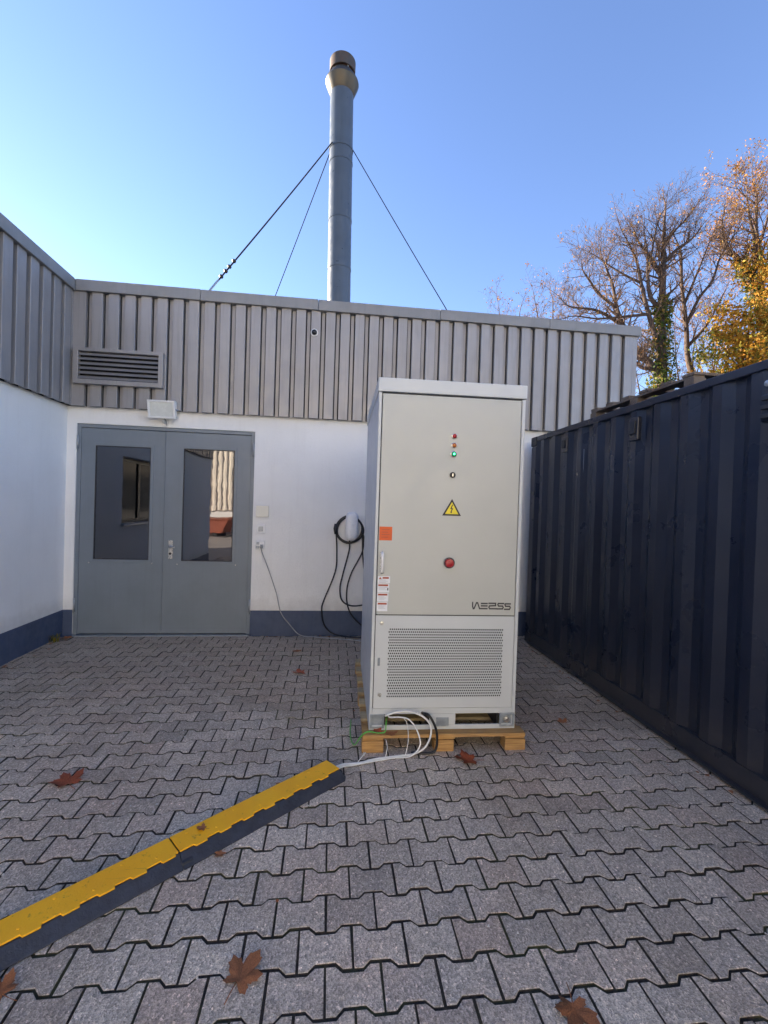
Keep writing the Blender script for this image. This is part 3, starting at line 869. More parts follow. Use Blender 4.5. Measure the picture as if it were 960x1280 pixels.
# lower perforated door
lz0, lz1 = .152, dz0 - .006
gx0, gx1, gz0, gz1 = .112, .921, cz_(.350), cz_(.828)
ld = MB().holed(.025, CW - .029, lz0, lz1, gx0, gx1, gz0, gz1, -.004, .004).build('lower_door', Fm, cab, bevel=.0)
gr = MB()
nr, nc = 26, 58
ph = (gz1 - gz0) / nr; pw_ = (gx1 - gx0) / (nc + .5)
hh, hw_ = ph * .60, pw_ * .64
yv = -.003
for r_ in range(nr):
    za = gz0 + r_ * ph; zb = za + (ph - hh) / 2; zcx = zb + hh; zd = za + ph
    gr.add([(gx0, yv, za), (gx1, yv, za), (gx1, yv, zb), (gx0, yv, zb)], [(0, 1, 2, 3)])
    gr.add([(gx0, yv, zcx), (gx1, yv, zcx), (gx1, yv, zd), (gx0, yv, zd)], [(0, 1, 2, 3)])
    xprev = gx0; sh_ = (r_ % 2) * pw_ / 2
    for c_ in range(nc):
        hx = gx0 + sh_ + c_ * pw_ + (pw_ - hw_) / 2
        gr.add([(xprev, yv, zb), (hx, yv, zb), (hx, yv, zcx), (xprev, yv, zcx)], [(0, 1, 2, 3)])
        xprev = hx + hw_
    gr.add([(xprev, yv, zb), (gx1, yv, zb), (gx1, yv, zcx), (xprev, yv, zcx)], [(0, 1, 2, 3)])
so_ = gr.build('perforated_grille', Fm, ld)
md = so_.modifiers.new('thick', 'SOLIDIFY'); md.thickness = .002; md.offset = 0
box('grille_dark_sheet', M['black'], ld, gx0 - .01, gx1 + .01, .0085, .0115, gz0 - .01, gz1 + .01)  # black sheet standing in for the unlit inside behind the holes
for zz in (cz_(.86), cz_(.37)):
    MB().lathe([(.014, -.004), (.012, -.010), (.004, -.011)], (.066, 0, zz), 'y', 14).build('latch', M['steel'], ld)
MB().box(.045, .062, -.010, -.0045, cz_(.57), cz_(.625)).build('flush_handle', M['bracket'], ld, bevel=.003)
# base: corner brackets, fork slots, lower rail
bs = MB()
bs.box(.021, CW - .025, .0, .012, .0, .032)
bs.box(.418, .600, .0, .012, .032, .108)
bs.build('base_rail', Fm, cab, bevel=.002)
for x0, x1, mt in ((.006, .103, 'left'), (.914, CW - .006, 'right')):
    cb = MB().holed(x0, x1, .014, .112, x0 + .014, x1 - .014, .028, .098, -.0045, .010).build('corner_bracket', M['bracket'], cab, bevel=.002)
    MB().box(x0 + .010, x1 - .010, .0105, .0125, .02, .106).build('bracket_plate', M['bracket'], cb)
    if mt == 'right':
        MB().lathe([(.022, -.001), (.020, -.014), (.010, -.016)], ((x0 + x1) / 2, .010, .062), 'y', 14).build('bolt', M['steel'], cb)
# tray behind the fork slots
ty = MB().box(.02, CW - .02, .013, CDp - .01, .148, .152).box(.416, .602, .02, CDp - .02, .003, .147).box(.104, .112, .02, CDp - .02, .003, .147).box(.902, .910, .02, CDp - .02, .003, .147)
ty.build('fork_tunnel', M['dark'], cab)
box('tunnel_floor', M['brownpane'], cab, .602, .902, .30, CDp - .02, .003, .060)
MB().box(.462, .552, -.006, -.0005, .022, .084).build('name_plate', M['bracket'], cab, bevel=.003)
# door fittings
UL = dd
def lamp(x, z, lens, r=.0145, lit=None):
    b = MB().lathe([(r + .005, 0), (r + .005, -.006), (r, -.008)], (x, -.004, cz_(z)), 'y', 20).build('indicator_ring', M['steel'], UL)
    MB().lathe([(r, -.006), (r, -.016), (r * .7, -.022), (.001, -.023)], (x, -.004, cz_(z)), 'y', 20).build('indicator_lens', lens, b, smooth=True)
    if lit:
        MB().lathe([(r * .45, -.022), (r * .4, -.0245), (.001, -.025)], (x, -.004, cz_(z)), 'y', 14).build('lit_core', lit, b, smooth=True)
lamp(.525, 2.150, M['redlens'])
lamp(.525, 2.087, M['amberlens'])
lamp(.523, 2.026, M['greenlens'], .0165, M['greenlit'])
k_ = MB().lathe([(.020, 0), (.020, -.008), (.015, -.011)], (.521, -.004, cz_(1.884)), 'y', 20).build('key_switch', M['black'], UL)
MB().box(.517, .525, -.0165, -.0145, cz_(1.874), cz_(1.894)).build('key_slot', M['steel'], k_)
e_ = MB().lathe([(.040, 0), (.040, -.010), (.034, -.016)], (.517, -.004, cz_(1.281)), 'y', 28).build('emergency_stop', M['black'], UL)
MB().lathe([(.030, -.014), (.030, -.032), (.027, -.038), (.001, -.041)], (.514, -.004, cz_(1.281)), 'y', 28).build('red_button', M['redplastic'], e_, smooth=False)
MB().lathe([(.0405, -.010), (.0405, -.013), (.033, -.013)], (.517, -.004, cz_(1.281)), 'y', 28).build('button_ring', M['galv'], e_)
# warning triangle
def tri(mb, x, z, s, y0, y1, mi=0):
    mb.prism([(x - s * .5, z), (x + s * .5, z), (x, z + s * .88)], y0, y1, mi, ax='y')
wt = MB(); tri(wt, .524, cz_(1.604), .132, -.0062, -.0042); wso = wt.build('warning_sign', M['black'], UL)
wt = MB(); tri(wt, .524, cz_(1.604) + .0118, .093, -.0076, -.0064); wt.build('sign_face', M['signyellow'], wso)
zb0 = cz_(1.604)
bolt = [(.5255, .078), (.512, .046), (.5225, .0475), (.5165, .028), (.511, .029), (.5205, .0155), (.5275, .030), (.5225, .0285), (.5335, .053), (.5225, .0515), (.5315, .076)]
MB().prism([(a, b + zb0) for a, b in bolt], -.0088, -.0078, ax='y').build('flash_mark', M['black'], wso)
# orange sticker with faint print lines
os_ = MB().box(.030, .117, -.0058, -.0042, cz_(1.424), cz_(1.517)).build('orange_sticker', M['orange'], UL)
for i in range(4):
    MB().box(.045, .100 - .01 * (i % 2), -.0066, -.0060, cz_(1.495 - i * .017), cz_(1.4985 - i * .017)).build('print_line', M['stickerred'], os_)
# pull handle
hd_ = MB().box(.042, .066, -.010, -.0042, cz_(1.196), cz_(1.352)).build('handle_plate', M['steel'], UL, bevel=.003)
MB().tube([(.054, -.012, cz_(1.340)), (.054, -.034, cz_(1.330)), (.055, -.036, cz_(1.28)), (.054, -.034, cz_(1.215)), (.054, -.012, cz_(1.205))], [.011, .011, .008, .011, .010], 10).build('pull_handle', M['whiteplastic'], hd_, smooth=True)
# stack of printed labels under the handle
zt_ = 1.180
for i, h_ in enumerate((.046, .060, .058, .062)):
    st = MB().box(.030 - i * .001, .113 - i * .004, -.0058, -.0042, cz_(zt_ - h_), cz_(zt_)).build('safety_label', M['stickerwhite'], UL)
    a = .062 if i == 0 else .034
    MB().box(a, .104 - i * .003, -.0066, -.0060, cz_(zt_ - .017), cz_(zt_ - .005)).build('red_heading', M['stickerred'], st)
    for q in range(3):
        MB().box(.038, .085 + .012 * ((q + i) % 2) - i * .003, -.0065, -.0060, cz_(zt_ - .0265 - q * .008), cz_(zt_ - .0245 - q * .008)).build('print_line', M['galv'], st)
    if i == 1: MB().box(.096, .103, -.0066, -.0060, cz_(zt_ - .046), cz_(zt_ - .028)).build('print_mark', M['black'], st)
    if i == 0: MB().prism([(.036, cz_(zt_ - .020)), (.056, cz_(zt_ - .020)), (.046, cz_(zt_ - .005))], -.0066, -.0060, ax='y').build('print_mark', M['stickerred'], st)
    zt_ -= h_ + .004
# lettering WEESS: strokes in a 700 x 105 field
lgx0, lgz1, lgs = .690, 1.012, .275 / 695
def stroke(mb, pts, w_=21):
    P2 = [Vector((p[0], -p[1])) for p in pts]
    for a, b in zip(P2[:-1], P2[1:]):
        d_ = (b - a).normalized(); n_ = Vector((-d_.y, d_.x)) * w_ / 2; e = d_ * w_ * .42
        q = [a - e - n_, b + e - n_, b + e + n_, a - e + n_]
        mb.prism([(lgx0 + v.x * lgs, cz_(lgz1) + v.y * lgs * 1.18) for v in q], -.0056, -.0042, ax='y')
letters = [
    [[(8, 5), (8, 60), (22, 100), (38, 95), (78, 10), (98, 12), (132, 92)]],
    [[(165, 20), (270, 20)], [(165, 56), (270, 56)], [(137, 97), (272, 97)]],
    [[(300, 16), (425, 16)], [(425, 50), (310, 56), (303, 75), (315, 97), (445, 97)], [(420, 18), (425, 48)]],
    [[(570, 18), (470, 18), (462, 35), (475, 56), (550, 56), (562, 76), (550, 97), (452, 99)]],
    [[(690, 22), (600, 22), (592, 38), (604, 58), (680, 58), (690, 80), (676, 103), (585, 103)]]]
for lt in letters:
    mb = MB()
    for s_ in lt: stroke(mb, s_)
    mb.build('logo_letter', M['logo'], UL)

# ------------------------------------------------------------------ cable ramp
SD = Vector((.770, .638)); SN = Vector((-.638, .770))
so0 = Vector((-.639, 2.123))   # seam, near top edge of the lid
def ramp(label, s0, s1, endcap):
    ang = math.atan2(SD.y, SD.x)
    t = thing('cable_ramp', label, 'cable ramp', (so0.x, so0.y, .001), ang, 'cable ramp segments')
    # local: x along the ramp, y across (0 = near lid edge, .117 = far lid edge)
    H_ = .052; lid0, lid1 = .0, .117
    b = MB()
    prof = [(-.058, .0), (-.058, .006), (-.010, H_ - .004), (.004, H_ - .002), (.004, H_ - .012), (lid1 - .004, H_ - .012), (lid1 - .004, H_ - .002), (lid1 + .008, H_ - .004), (lid1 + .056, .006), (lid1 + .056, .0)]
    x0, x1 = s0 + .001, s1 - .001
    n_ = len(prof)
    xs = [x0 + (x1 - x0) * i / 24 for i in range(25)]
    if endcap:
        xs += [x1 + .018, x1 + .030]
    vs = []
    for xi in xs:
        over = max(0, xi - x1) / .030
        for (yy, zz) in prof:
            vs.append((xi, yy + (.03 * over if yy < 0 else (-.03 * over if yy > lid1 else 0)), zz * (1 - .55 * over)))
    fs = []
    for i in range(len(xs) - 1):
        for j in range(n_):
            fs.append((i * n_ + j, i * n_ + (j + 1) % n_, (i + 1) * n_ + (j + 1) % n_, (i + 1) * n_ + j))
    fs.append(tuple(range(n_))); fs.append(tuple(range((len(xs) - 1) * n_, len(xs) * n_)))
    b.add(vs, fs); b.build('rubber_base', M['ramprubber'], t, bevel=.003)
    # lid with a toothed near edge
    rr = random.Random(label)
    poly = [(x0 + .002, lid1 - .001), (x0 + .002, -.004)]
    x_ = x0 + .002; out = True
    while x_ < x1 - .14:
        stp = .122
        poly += [(x_ + stp * .5, -.004 + rr.uniform(-.002, .002)), (x_ + stp * .5 + .006, -.019), (x_ + stp, -.019 + rr.uniform(-.003, .003)), (x_ + stp + .003, -.004)]
        x_ += stp
    poly += [(x1 - .003, -.004), (x1 - .003, lid1 - .001)]
    MB().prism(poly, H_ - .0015, H_ + .006).build('yellow_lid', M['yellow'], t, bevel=.002)
    # dark slots / studs on the lid
    for i in range(int((s1 - s0) / .12)):
        xx = x0 + .07 + i * .12
        MB().lathe([(.006, 0), (.005, .0025), (.001, .003)], (xx, .058 + .03 * (-1) ** i, H_ + .006), 'z', 8).build('stud', M['yellow'], t)
    # hinge lug on the near side at the joint
    if not endcap:
        MB().box(x1 - .004, x1 + .045, -.047, -.030, .004, .030).build('coupling_lug', M['ramprubber'], t, bevel=.004)
    return t
ramp('yellow and black cable ramp segment whose end faces the cabinet', 0, .955, True)
ramp('yellow and black cable ramp segment running out of the photo at left', -1.0, 0, False)

# ------------------------------------------------------------------ cables at the cabinet foot
wc = catmull([(-.03, 2.69, .040), (.10, 2.795, .035), (.159, 2.838, .018), (.232, 2.858, .010), (.338, 2.898, .010), (.501, 2.926, .010), (.600, 2.938, .014), (.675, 2.945, .055), (.712, 2.955, .135), (.700, 2.962, .205), (.640, 2.965, .258), (.542, 2.968, .287), (.456, 2.985, .268), (.412, 3.02, .236), (.44, 3.15, .19), (.6, 3.5, .17)], 7)
o = MB().tube(wc, .0068, 8).build('white_cable', M['whitecable'], None, smooth=True)
tag(o, 'thick white cable looping from the ramp end into the cabinet base', 'cable')
wc2 = catmull([(.0, 2.70, .038), (.12, 2.79, .030), (.18, 2.832, .012), (.30, 2.870, .009), (.45, 2.905, .009), (.57, 2.915, .012), (.635, 2.930, .075), (.612, 2.955, .17), (.557, 2.968, .232), (.50, 2.99, .236), (.43, 3.01, .232), (.47, 3.2, .19)], 7)
o = MB().tube(wc2, .0052, 8).build('white_cable', M['whitecable'], None, smooth=True)
tag(o, 'thinner white cable inside the loop of the thick one', 'cable')
bc = catmull([(.58, 2.955, .012), (.70, 2.945, .010), (.748, 2.950, .035), (.752, 2.955, .14), (.720, 2.965, .222), (.690, 2.985, .255), (.66, 3.05, .24), (.6, 3.4, .18)], 7)
o = MB().tube(bc, .0085, 8).build('black_cable', M['blackplastic'], None, smooth=True)
tag(o, 'black cable bowing behind the white loop at the pallet front', 'cable')
gc = catmull([(.20, 3.45, .007), (.185, 3.22, .007), (.205, 3.06, .02), (.245, 3.0, .11), (.29, 2.992, .142), (.36, 2.990, .133), (.405, 2.992, .140), (.415, 3.02, .19), (.45, 3.2, .2)], 7)
o = MB().tube(gc, .0042, 6).build('earth_wire', M['greencable'], None, smooth=True)
tag(o, 'thin green earth wire at the left front corner of the pallet', 'wire')
for i, (a, lab) in enumerate((([(.22, 2.858, .020), (.268, 2.905, .05), (.262, 2.945, .012), (.275, 3.08, .006)], 'short white tie end standing at the left pallet block'), ([(.40, 2.905, .012), (.415, 2.93, .060), (.41, 2.965, .095), (.41, 3.05, .06)], 'thin white wire rising in front of the left pallet gap'), ([(.535, 2.92, .012), (.552, 2.935, .075), (.558, 2.955, .13), (.55, 2.982, .20), (.53, 3.02, .22)], 'thin white wire rising beside the cable loop'))):
    o = MB().tube(catmull(a, 6), .0028, 5).build('thin_wire', M['whitecable'], None, smooth=True)
    tag(o, lab, 'wire')

# ------------------------------------------------------------------ fallen leaves
def leaf_mesh(seed):
    r_ = random.Random(seed)
    lobes = []
    for k_ in range(5):
        a = R(-126 + k_ * 63) * .98 + r_.gauss(0, .05)
        l_ = (.62, .88, 1.0, .86, .60)[k_] * r_.uniform(.9, 1.08)
        lobes.append((a, l_))
    pts = [(0, -.16)]
    for i, (a, l_) in enumerate(lobes):
        for da, s_ in ((-.42, .62), (-.30, .82), (-.20, .78), (0, 1.0), (.20, .80), (.30, .84), (.42, .62)):
            q = a + da * r_.uniform(.9, 1.1)
            pts.append((math.sin(q) * l_ * s_, math.cos(q) * l_ * s_))
        if i < 4:
            q = (a + lobes[i + 1][0]) / 2
            pts.append((math.sin(q) * .50, math.cos(q) * .50))
    c1, c2, c3 = r_.uniform(.35, .75), r_.uniform(-.4, .4), r_.uniform(.15, .5)
    def zf(x, y): return .05 + c1 * x * x * .6 + c3 * y * y * .6 + c2 * x * y + .09 * math.sin(7 * x + seed) * math.cos(6 * y + seed)
    mb = MB(); n_ = len(pts)
    inner = [(x * .45, y * .45) for x, y in pts]
    vs = [(0, 0, zf(0, 0))] + [(x, y, zf(x, y) + .02) for x, y in inner] + [(x, y, zf(x, y)) for x, y in pts]
    fs = []
    for i in range(n_):
        j = (i + 1) % n_
        fs.append((0, 1 + i, 1 + j)); fs.append((1 + i, 1 + n_ + i, 1 + n_ + j, 1 + j))
    zmin = min(v[2] for v in vs)
    mb.add([(x, y, z - zmin) for x, y, z in vs], fs)
    mb.tube([(0, -.12, zf(0, -.1) - zmin + .01), (.03, -.5, zf(.03, -.5) * .6), (.10, -.85, .05)], .018, 5)
    return mb
leaves = [((-1.459, 2.774), .115, 40, 'dryleafred', 'red-brown maple leaf lying alone on the left paving'),
          ((-.239, 4.463), .095, 100, 'dryleafred', 'red-brown leaf on the paving between the door and the pallet'),
          ((-.343, 5.125), .075, 200, 'dryleaf', 'pale brown leaf near the wall below the socket cable'),
          ((.954, 2.857), .115, 80, 'dryleafred', 'bright red-orange maple leaf in front of the pallet'),
          ((1.864, 3.339), .062, 10, 'dryleaf', 'small curled orange leaf between the pallet and the container'),
          ((-.265, 1.583), .100, 330, 'dryleaf', 'large brown maple leaf at the lower edge of the photo'),
          ((.850, 1.393), .095, 160, 'dryleaf', 'brown leaf cut off by the lower edge right of centre'),
          ((-1.036, 1.605), .085, 60, 'dryleaf', 'brown leaf in the lower left corner beside the ramp'),
          ((-.465, 2.168), .040, 140, 'dryleaf', 'small tan leaf leaning against the near side of the ramp'),
          ((-3.03, 5.63), .085, 250, 'dryleaf', 'orange leaf in the corner at the foot of the left wing'),
          ((.02, 2.63), .035, 20, 'dryleaf', 'tiny brown leaf below the far end of the ramp'),
          ((.52, 3.22), .070, 200, 'dryleaf', 'dry brown leaf on the paving under the left half of the pallet')]
for i, ((x, y), s, a, mt, lab) in enumerate(leaves):
    o = leaf_mesh(i + 3).build('fallen_leaf', M[mt], None, smooth=True)
    o.location = (x, y, .001); o.scale = (s, s, s * .8); o.rotation_euler = (0, 0, R(a))
    tag(o, lab, 'leaf', 'fallen leaves')
for (x, y, z, s, a, mt, lab) in ((-.570, 2.255, .060, .035, 80, 'dryleaf', 'small brown leaf stuck on the yellow ramp lid'), (.440, 2.992, .124, .062, 200, 'dryleaf', 'orange-brown curled leaf lying on the pallet edge by the cables'), (.355, 3.010, .126, .06, 20, 'dryleafred', 'dark red leaf caught at the left cabinet foot')):
    o = leaf_mesh(int(x * 100) + 77).build('fallen_leaf', M[mt], None, smooth=True)
    o.location = (x, y, z); o.scale = (s, s, s * 1.3); o.rotation_euler = (0, 0, R(a))
    tag(o, lab, 'leaf', 'fallen leaves')
wd_ = MB(); rw = random.Random(8)
for i in range(26):
    a = rw.uniform(0, 6.28); l_ = rw.uniform(.05, .13); x_, y_ = rw.gauss(0, .03), rw.gauss(0, .02)
    dx, dy = math.cos(a) * l_ * .6, math.sin(a) * l_ * .6; px_, py_ = -math.sin(a) * .004, math.cos(a) * .004
    wd_.add([(x_ - px_, y_ - py_, 0), (x_ + px_, y_ + py_, 0), (x_ + dx * .5 + px_, y_ + dy * .5 + py_, l_ * .75), (x_ + dx * .5 - px_, y_ + dy * .5 - py_, l_ * .75), (x_ + dx, y_ + dy, l_ * .8)], [(0, 1, 2, 3), (3, 2, 4)])
wo_ = wd_.build('weed', M['leafmix']); wo_.location = (-3.07, 5.47, -.006)
tag(wo_, 'small green weed growing at the foot of the left wing plinth', 'weed')
lt_ = MB(); rl = random.Random(31)
for i in range(46):
    q = rl.random()
    if q < .45: x_, y_ = 2.44 - abs(rl.gauss(0, .05)), rl.uniform(2.3, 5.3)
    elif q < .75: x_, y_ = XL + .03 + abs(rl.gauss(0, .06)), rl.uniform(4.4, 5.65)
    elif q < .9: x_, y_ = rl.uniform(-.9, .2), D - .03 - abs(rl.gauss(0, .05))
    else: x_, y_ = rl.uniform(-2.4, 2.2), rl.uniform(1.5, 4.8)
    s_ = rl.uniform(.008, .022); a = rl.uniform(0, 6.28); k = rl.randint(5, 7)
    ring = [(x_ + math.cos(a + j * 6.283 / k) * s_ * rl.uniform(.5, 1.2), y_ + math.sin(a + j * 6.283 / k) * s_ * rl.uniform(.5, 1.2), .002 + rl.random() * s_ * .45) for j in range(k)]
    lt_.add([(x_, y_, .003)] + ring, [(0, 1 + j, 1 + (j + 1) % k) for j in range(k)])
lo_ = lt_.build('leaf_litter', M['dryleaf']); tag(lo_, 'crumbled bits of dry leaf along the walls and container', 'leaf litter', kind='stuff')
# pale grit scattered over the paving
gt = MB(); rg = random.Random(21)
for i in range(420):
    x = rg.uniform(-3, 2.4); y = 1.2 + 4.3 * rg.random() ** 1.4
    if rg.random() < .5: x = rg.gauss(-.9, .7); y = rg.gauss(2.7, .7)
    if not (-3 < x < 2.4 and 1.1 < y < 5.6): continue
    if .25 < x < 1.36 and 2.98 < y < 4.5: continue
    s = rg.uniform(.0015, .0062)
    vs = [(x + s * rg.uniform(-1, 1) * 1.2, y + s * rg.uniform(-1, 1) * 1.2, .0005) for _ in range(3)]
    q = [(x - s, y - s * .6, .0), (x + s * .9, y - s, .0), (x + s * .2, y + s, .0), (x + rg.uniform(-.3, .3) * s, y, s * 1.3)]
    gt.add(q, [(0, 1, 3), (1, 2, 3), (2, 0, 3), (0, 2, 1)])
o = gt.build('grit', M['crumb']); tag(o, 'pale crumbs of grit scattered over the paving', 'grit', kind='stuff')

# ------------------------------------------------------------------ trees
def rvec(r_):
    while True:
        v = Vector((r_.uniform(-1, 1), r_.uniform(-1, 1), r_.uniform(-1, 1)))
        if .05 < v.length < 1: return v.normalized()
def add_leaf(mb, p, s, r_, mi=0):
    n_ = rvec(r_); a = n_.orthogonal().normalized(); b = n_.cross(a)
    q = r_.uniform(0, 6.28); a, b = a * math.cos(q) + b * math.sin(q), b * math.cos(q) - a * math.sin(q)
    mb.add([p - a * s, p + b * s * .55 + n_ * s * .15, p + a * s, p - b * s * .55 + n_ * s * .15], [(0, 1, 2, 3)], mi)
def sprout(wood, tips, p, d, L_, r0, lev, maxlev, r_, spread=.75, up=.16):
    n_ = 4 if lev <= 1 else 3
    pts = [p.copy()]; dd_ = d.copy()
    for i in range(n_):
        dd_ = (dd_ + rvec(r_) * .28 + Vector((0, 0, up * .5))).normalized()
        pts.append(pts[-1] + dd_ * L_ / n_)
    rad = [max(.004, r0 * (1 - .75 * i / n_)) for i in range(n_ + 1)]
    wood.tube(pts, rad, 5 if lev <= 1 else 3, 0, cap=False)
    if lev >= maxlev:
        tips.append(pts[-1]); tips.append(pts[-2]); return
    kids = (5, 5, 4, 3)[min(lev, 3)]
    for k_ in range(kids):
        t = .18 + .82 * (k_ + r_.random() * .8) / kids
        i = min(n_ - 1, int(t * n_)); f = t * n_ - i
        f = min(f, 1)
        q = pts[i].lerp(pts[i + 1], f)
        tang = (pts[i + 1] - pts[i]).normalized()
        side = rvec(r_); side = (side - tang * side.dot(tang))
        if side.length < .1: continue
        nd = (tang * (1 - spread * .55) + side.normalized() * spread + Vector((0, 0, up))).normalized()
        sprout(wood, tips, q, nd, L_ * r_.uniform(.42, .68) * (1.1 - .4 * t), max(.005, rad[i] * .55), lev + 1, maxlev, r_, spread, up)
def tree(name, label, base, limbs, r0, seed, maxlev, leafm, nleaf, lsz, spread=.75, up=.16, bl=1.6, lk=7, ivy=None, jit=.55, cluster=0, cl_r=.45):
    """limbs: list of [(dx, z), ...] polylines given as absolute x, z in the tree's plane"""
    t = thing(name, label, 'tree', (base[0], base[1], -.03), 0, 'trees beyond the yard')
    r_ = random.Random(seed)
    trunk = MB(); wood = MB(); tips = []; trunkpts = []; allp = []
    for li, lm in enumerate(limbs):
        pts = []
        ddir = r_.uniform(-1, 1) * (0 if li == 0 else 1)
        for i, (x, z) in enumerate(lm):
            dy = (0 if li == 0 else ddir * .3 * i) + r_.gauss(0, .05)
            pts.append(Vector((x - base[0], dy, z + .03)))
        rmax = 9
        if li and allp:
            q_ = min(allp, key=lambda a: (a[0].x - pts[0].x) ** 2 + (a[0].z - pts[0].z) ** 2)
            sh_ = Vector((0, q_[0].y - pts[0].y, 0)); pts = [p + sh_ for p in pts]; pts[0] = q_[0].copy(); rmax = q_[1] * .8
        if li == 0:
            pts = [Vector((pts[0].x + .05, 0, 0))] + pts
        cp_ = catmull(pts, 4)
        n_ = len(cp_)
        rr = r0 if li == 0 else min(rmax, r0 * r_.uniform(.36, .55))
        rad = [max(.014, rr * (1 - .82 * (i / (n_ - 1)))) for i in range(n_)]
        trunk.tube(cp_, rad, 8, 0, cap=True)
        allp += list(zip(cp_, rad))
        if li == 0: trunkpts = list(zip(cp_, rad))
        # side branches
        st = 1 if li else int(n_ * .45)
        for i in range(st, n_ - 1):
            for _ in range(2 if i > n_ * .45 else 1):
                tang = (cp_[i + 1] - cp_[i]).normalized()
                side = rvec(r_); side = side - tang * side.dot(tang)
                if side.length < .1: continue
                nd = (tang * .55 + side.normalized() * .8 + Vector((0, 0, .2))).normalized()
                sprout(wood, tips, cp_[i], nd, bl * r_.uniform(.55, 1.1), rad[i] * .45, 1, maxlev, r_, spread, up)
        sprout(wood, tips, cp_[-1], (cp_[-1] - cp_[-2]).normalized(), bl, rad[-1], 1, maxlev, r_, spread, up)
    trunk.build('trunk', M['bark'], t, smooth=True)
    if leafm and nleaf:
        for i in range(nleaf):
            p = r_.choice(tips)
            p = p + rvec(r_) * r_.random() * (cl_r if cluster else .16)
            add_leaf(wood, p, lsz * r_.uniform(.6, 1.3), r_, 1)
    co = wood.build('crown', [M['twig'], M[leafm] if leafm else M['twig']], t)
    if ivy:
        iv = MB(); zlo, zhi, n_i, rad_i = ivy
        seg = [(p, rr) for p, rr in trunkpts if zlo <= p.z <= zhi]
        for i in range(n_i):
            k_ = r_.randrange(len(seg) - 1)
            p = seg[k_][0].lerp(seg[k_ + 1][0], r_.random())
            o_ = rvec(r_); o_.z *= .5
            taper = 1 - .55 * (p.z - zlo) / (zhi - zlo)
            add_leaf(iv, p + o_ * (seg[k_][1] + rad_i * taper * r_.random() ** .7), .085 * r_.uniform(.6, 1.3), r_)
        io = iv.build('ivy', M['leafivy'], t)
        tag(io, 'ivy climbing the trunk')
    return t
T_main = [[(15.55, 6.42), (15.47, 8.33), (15.44, 11.0), (15.36, 12.89), (15.36, 14.4), (15.34, 15.9)],
 [(15.38, 9.28), (14.77, 11.25), (14.34, 12.72), (14.21, 13.73), (13.93, 14.64), (13.53, 15.3)],
 [(15.29, 8.62), (14.34, 9.59), (13.8, 10.79), (13.64, 11.79), (13.51, 12.91), (13.3, 14.02), (13.19, 14.7)],
 [(14.34, 12.61), (13.63, 13.04), (12.96, 13.57), (12.42, 14.05), (11.85, 14.34)],
 [(15.25, 11.44), (14.82, 12.01), (14.53, 12.93), (14.49, 14.02), (14.28, 15.06)],
 [(14.73, 11.02), (13.67, 11.08), (12.34, 10.94), (11.26, 11.04), (10.6, 10.9)],
 [(13.64, 11.79), (12.45, 12.22), (11.87, 12.58), (11.3, 12.97), (11.05, 13.25)],
 [(15.37, 13.57), (15.88, 14.27), (16.45, 14.71), (16.84, 15.32)],
 [(14.99, 8.79), (14.36, 9.06), (13.91, 9.06), (13.15, 8.75)],
 [(15.01, 8.38), (14.38, 8.6), (13.96, 8.8), (13.34, 9.02)],
 [(15.34, 14.41), (15.84, 15.21), (16.3, 15.7), (16.7, 16.2)],
 [(15.31, 13.08), (14.78, 13.97), (14.34, 14.69), (14.01, 15.4)],
 [(13.8, 10.87), (12.85, 11.24), (12.04, 11.4), (10.95, 11.45), (10.4, 11.9)],
 [(14.53, 13.01), (14.62, 14.71), (14.69, 15.4), (14.75, 15.8)]]
tree('oak_tree', 'large nearly bare tree with ivy-clad trunk behind the building corner', (15.6, 20), T_main, .30, 5, 3, 'leafamber', 1300, .05, bl=1.35, ivy=(7.0, 12.2, 2600, .62), cluster=1, cl_r=.22)
T_slim = [[(17.78, 7.32), (17.34, 9.61), (17.19, 11.14), (16.86, 13.03), (16.67, 14.5), (16.5, 15.2)],
 [(17.23, 11.22), (17.56, 12.32), (17.87, 13.04), (18.08, 14.1), (18.51, 15.02), (18.7, 15.6)],
 [(17.07, 11.89), (17.35, 13.26), (17.64, 14.44), (17.76, 15.3)],
 [(17.32, 10.18), (18.05, 11.01), (18.52, 11.82), (18.82, 12.81)]]
tree('bare_tree', 'slender leafless tree with forked trunk between the ivy tree and the golden tree', (17.8, 20.6), T_slim, .17, 9, 3, 'leafrust', 400, .05, bl=1.2, cluster=1, cl_r=.2)
T_right = [[(21.46, 7.54), (21.2, 10.28), (20.81, 12.21), (20.09, 13.51), (19.53, 14.35), (18.94, 14.95), (18.6, 15.4)],
 [(20.81, 12.21), (20.85, 14.16), (20.63, 16.09), (20.64, 17.65), (20.5, 18.5)],
 [(20.32, 13.34), (20.46, 14.91), (19.96, 16.41), (19.65, 17.3)],
 [(20.75, 15.32), (21.47, 16.96), (21.85, 18.37)],
 [(20.36, 17.23), (19.8, 17.8), (19.4, 18.2)],
 [(21.19, 10.67), (22.09, 13.1), (22.43, 15.49)]]
tree('rusty_tree', 'tall tree with amber leaves at the right edge of the photo', (21.5, 20.2), T_right, .28, 14, 3, 'leafamber', 3800, .058, bl=1.6, cluster=1, cl_r=.3, ivy=(9.5, 14.5, 1500, .5))
T_gold = [[(20.15, 5.0), (20.06, 8.4), (19.9, 10.9), (20.1, 13.4)],
 [(20.0, 8.8), (19.14, 9.8), (18.69, 10.4)],
 [(19.98, 9.19), (20.84, 11.6), (21.2, 14.6)],
 [(20.14, 7.2), (18.77, 7.9), (18.25, 8.6)],
 [(20.08, 8.02), (21.36, 9.0), (22.2, 9.9)],
 [(20.1, 6.5), (18.9, 6.9), (17.9, 7.4)], [(20.1, 6.5), (21.4, 7.0), (22.3, 7.6)]]
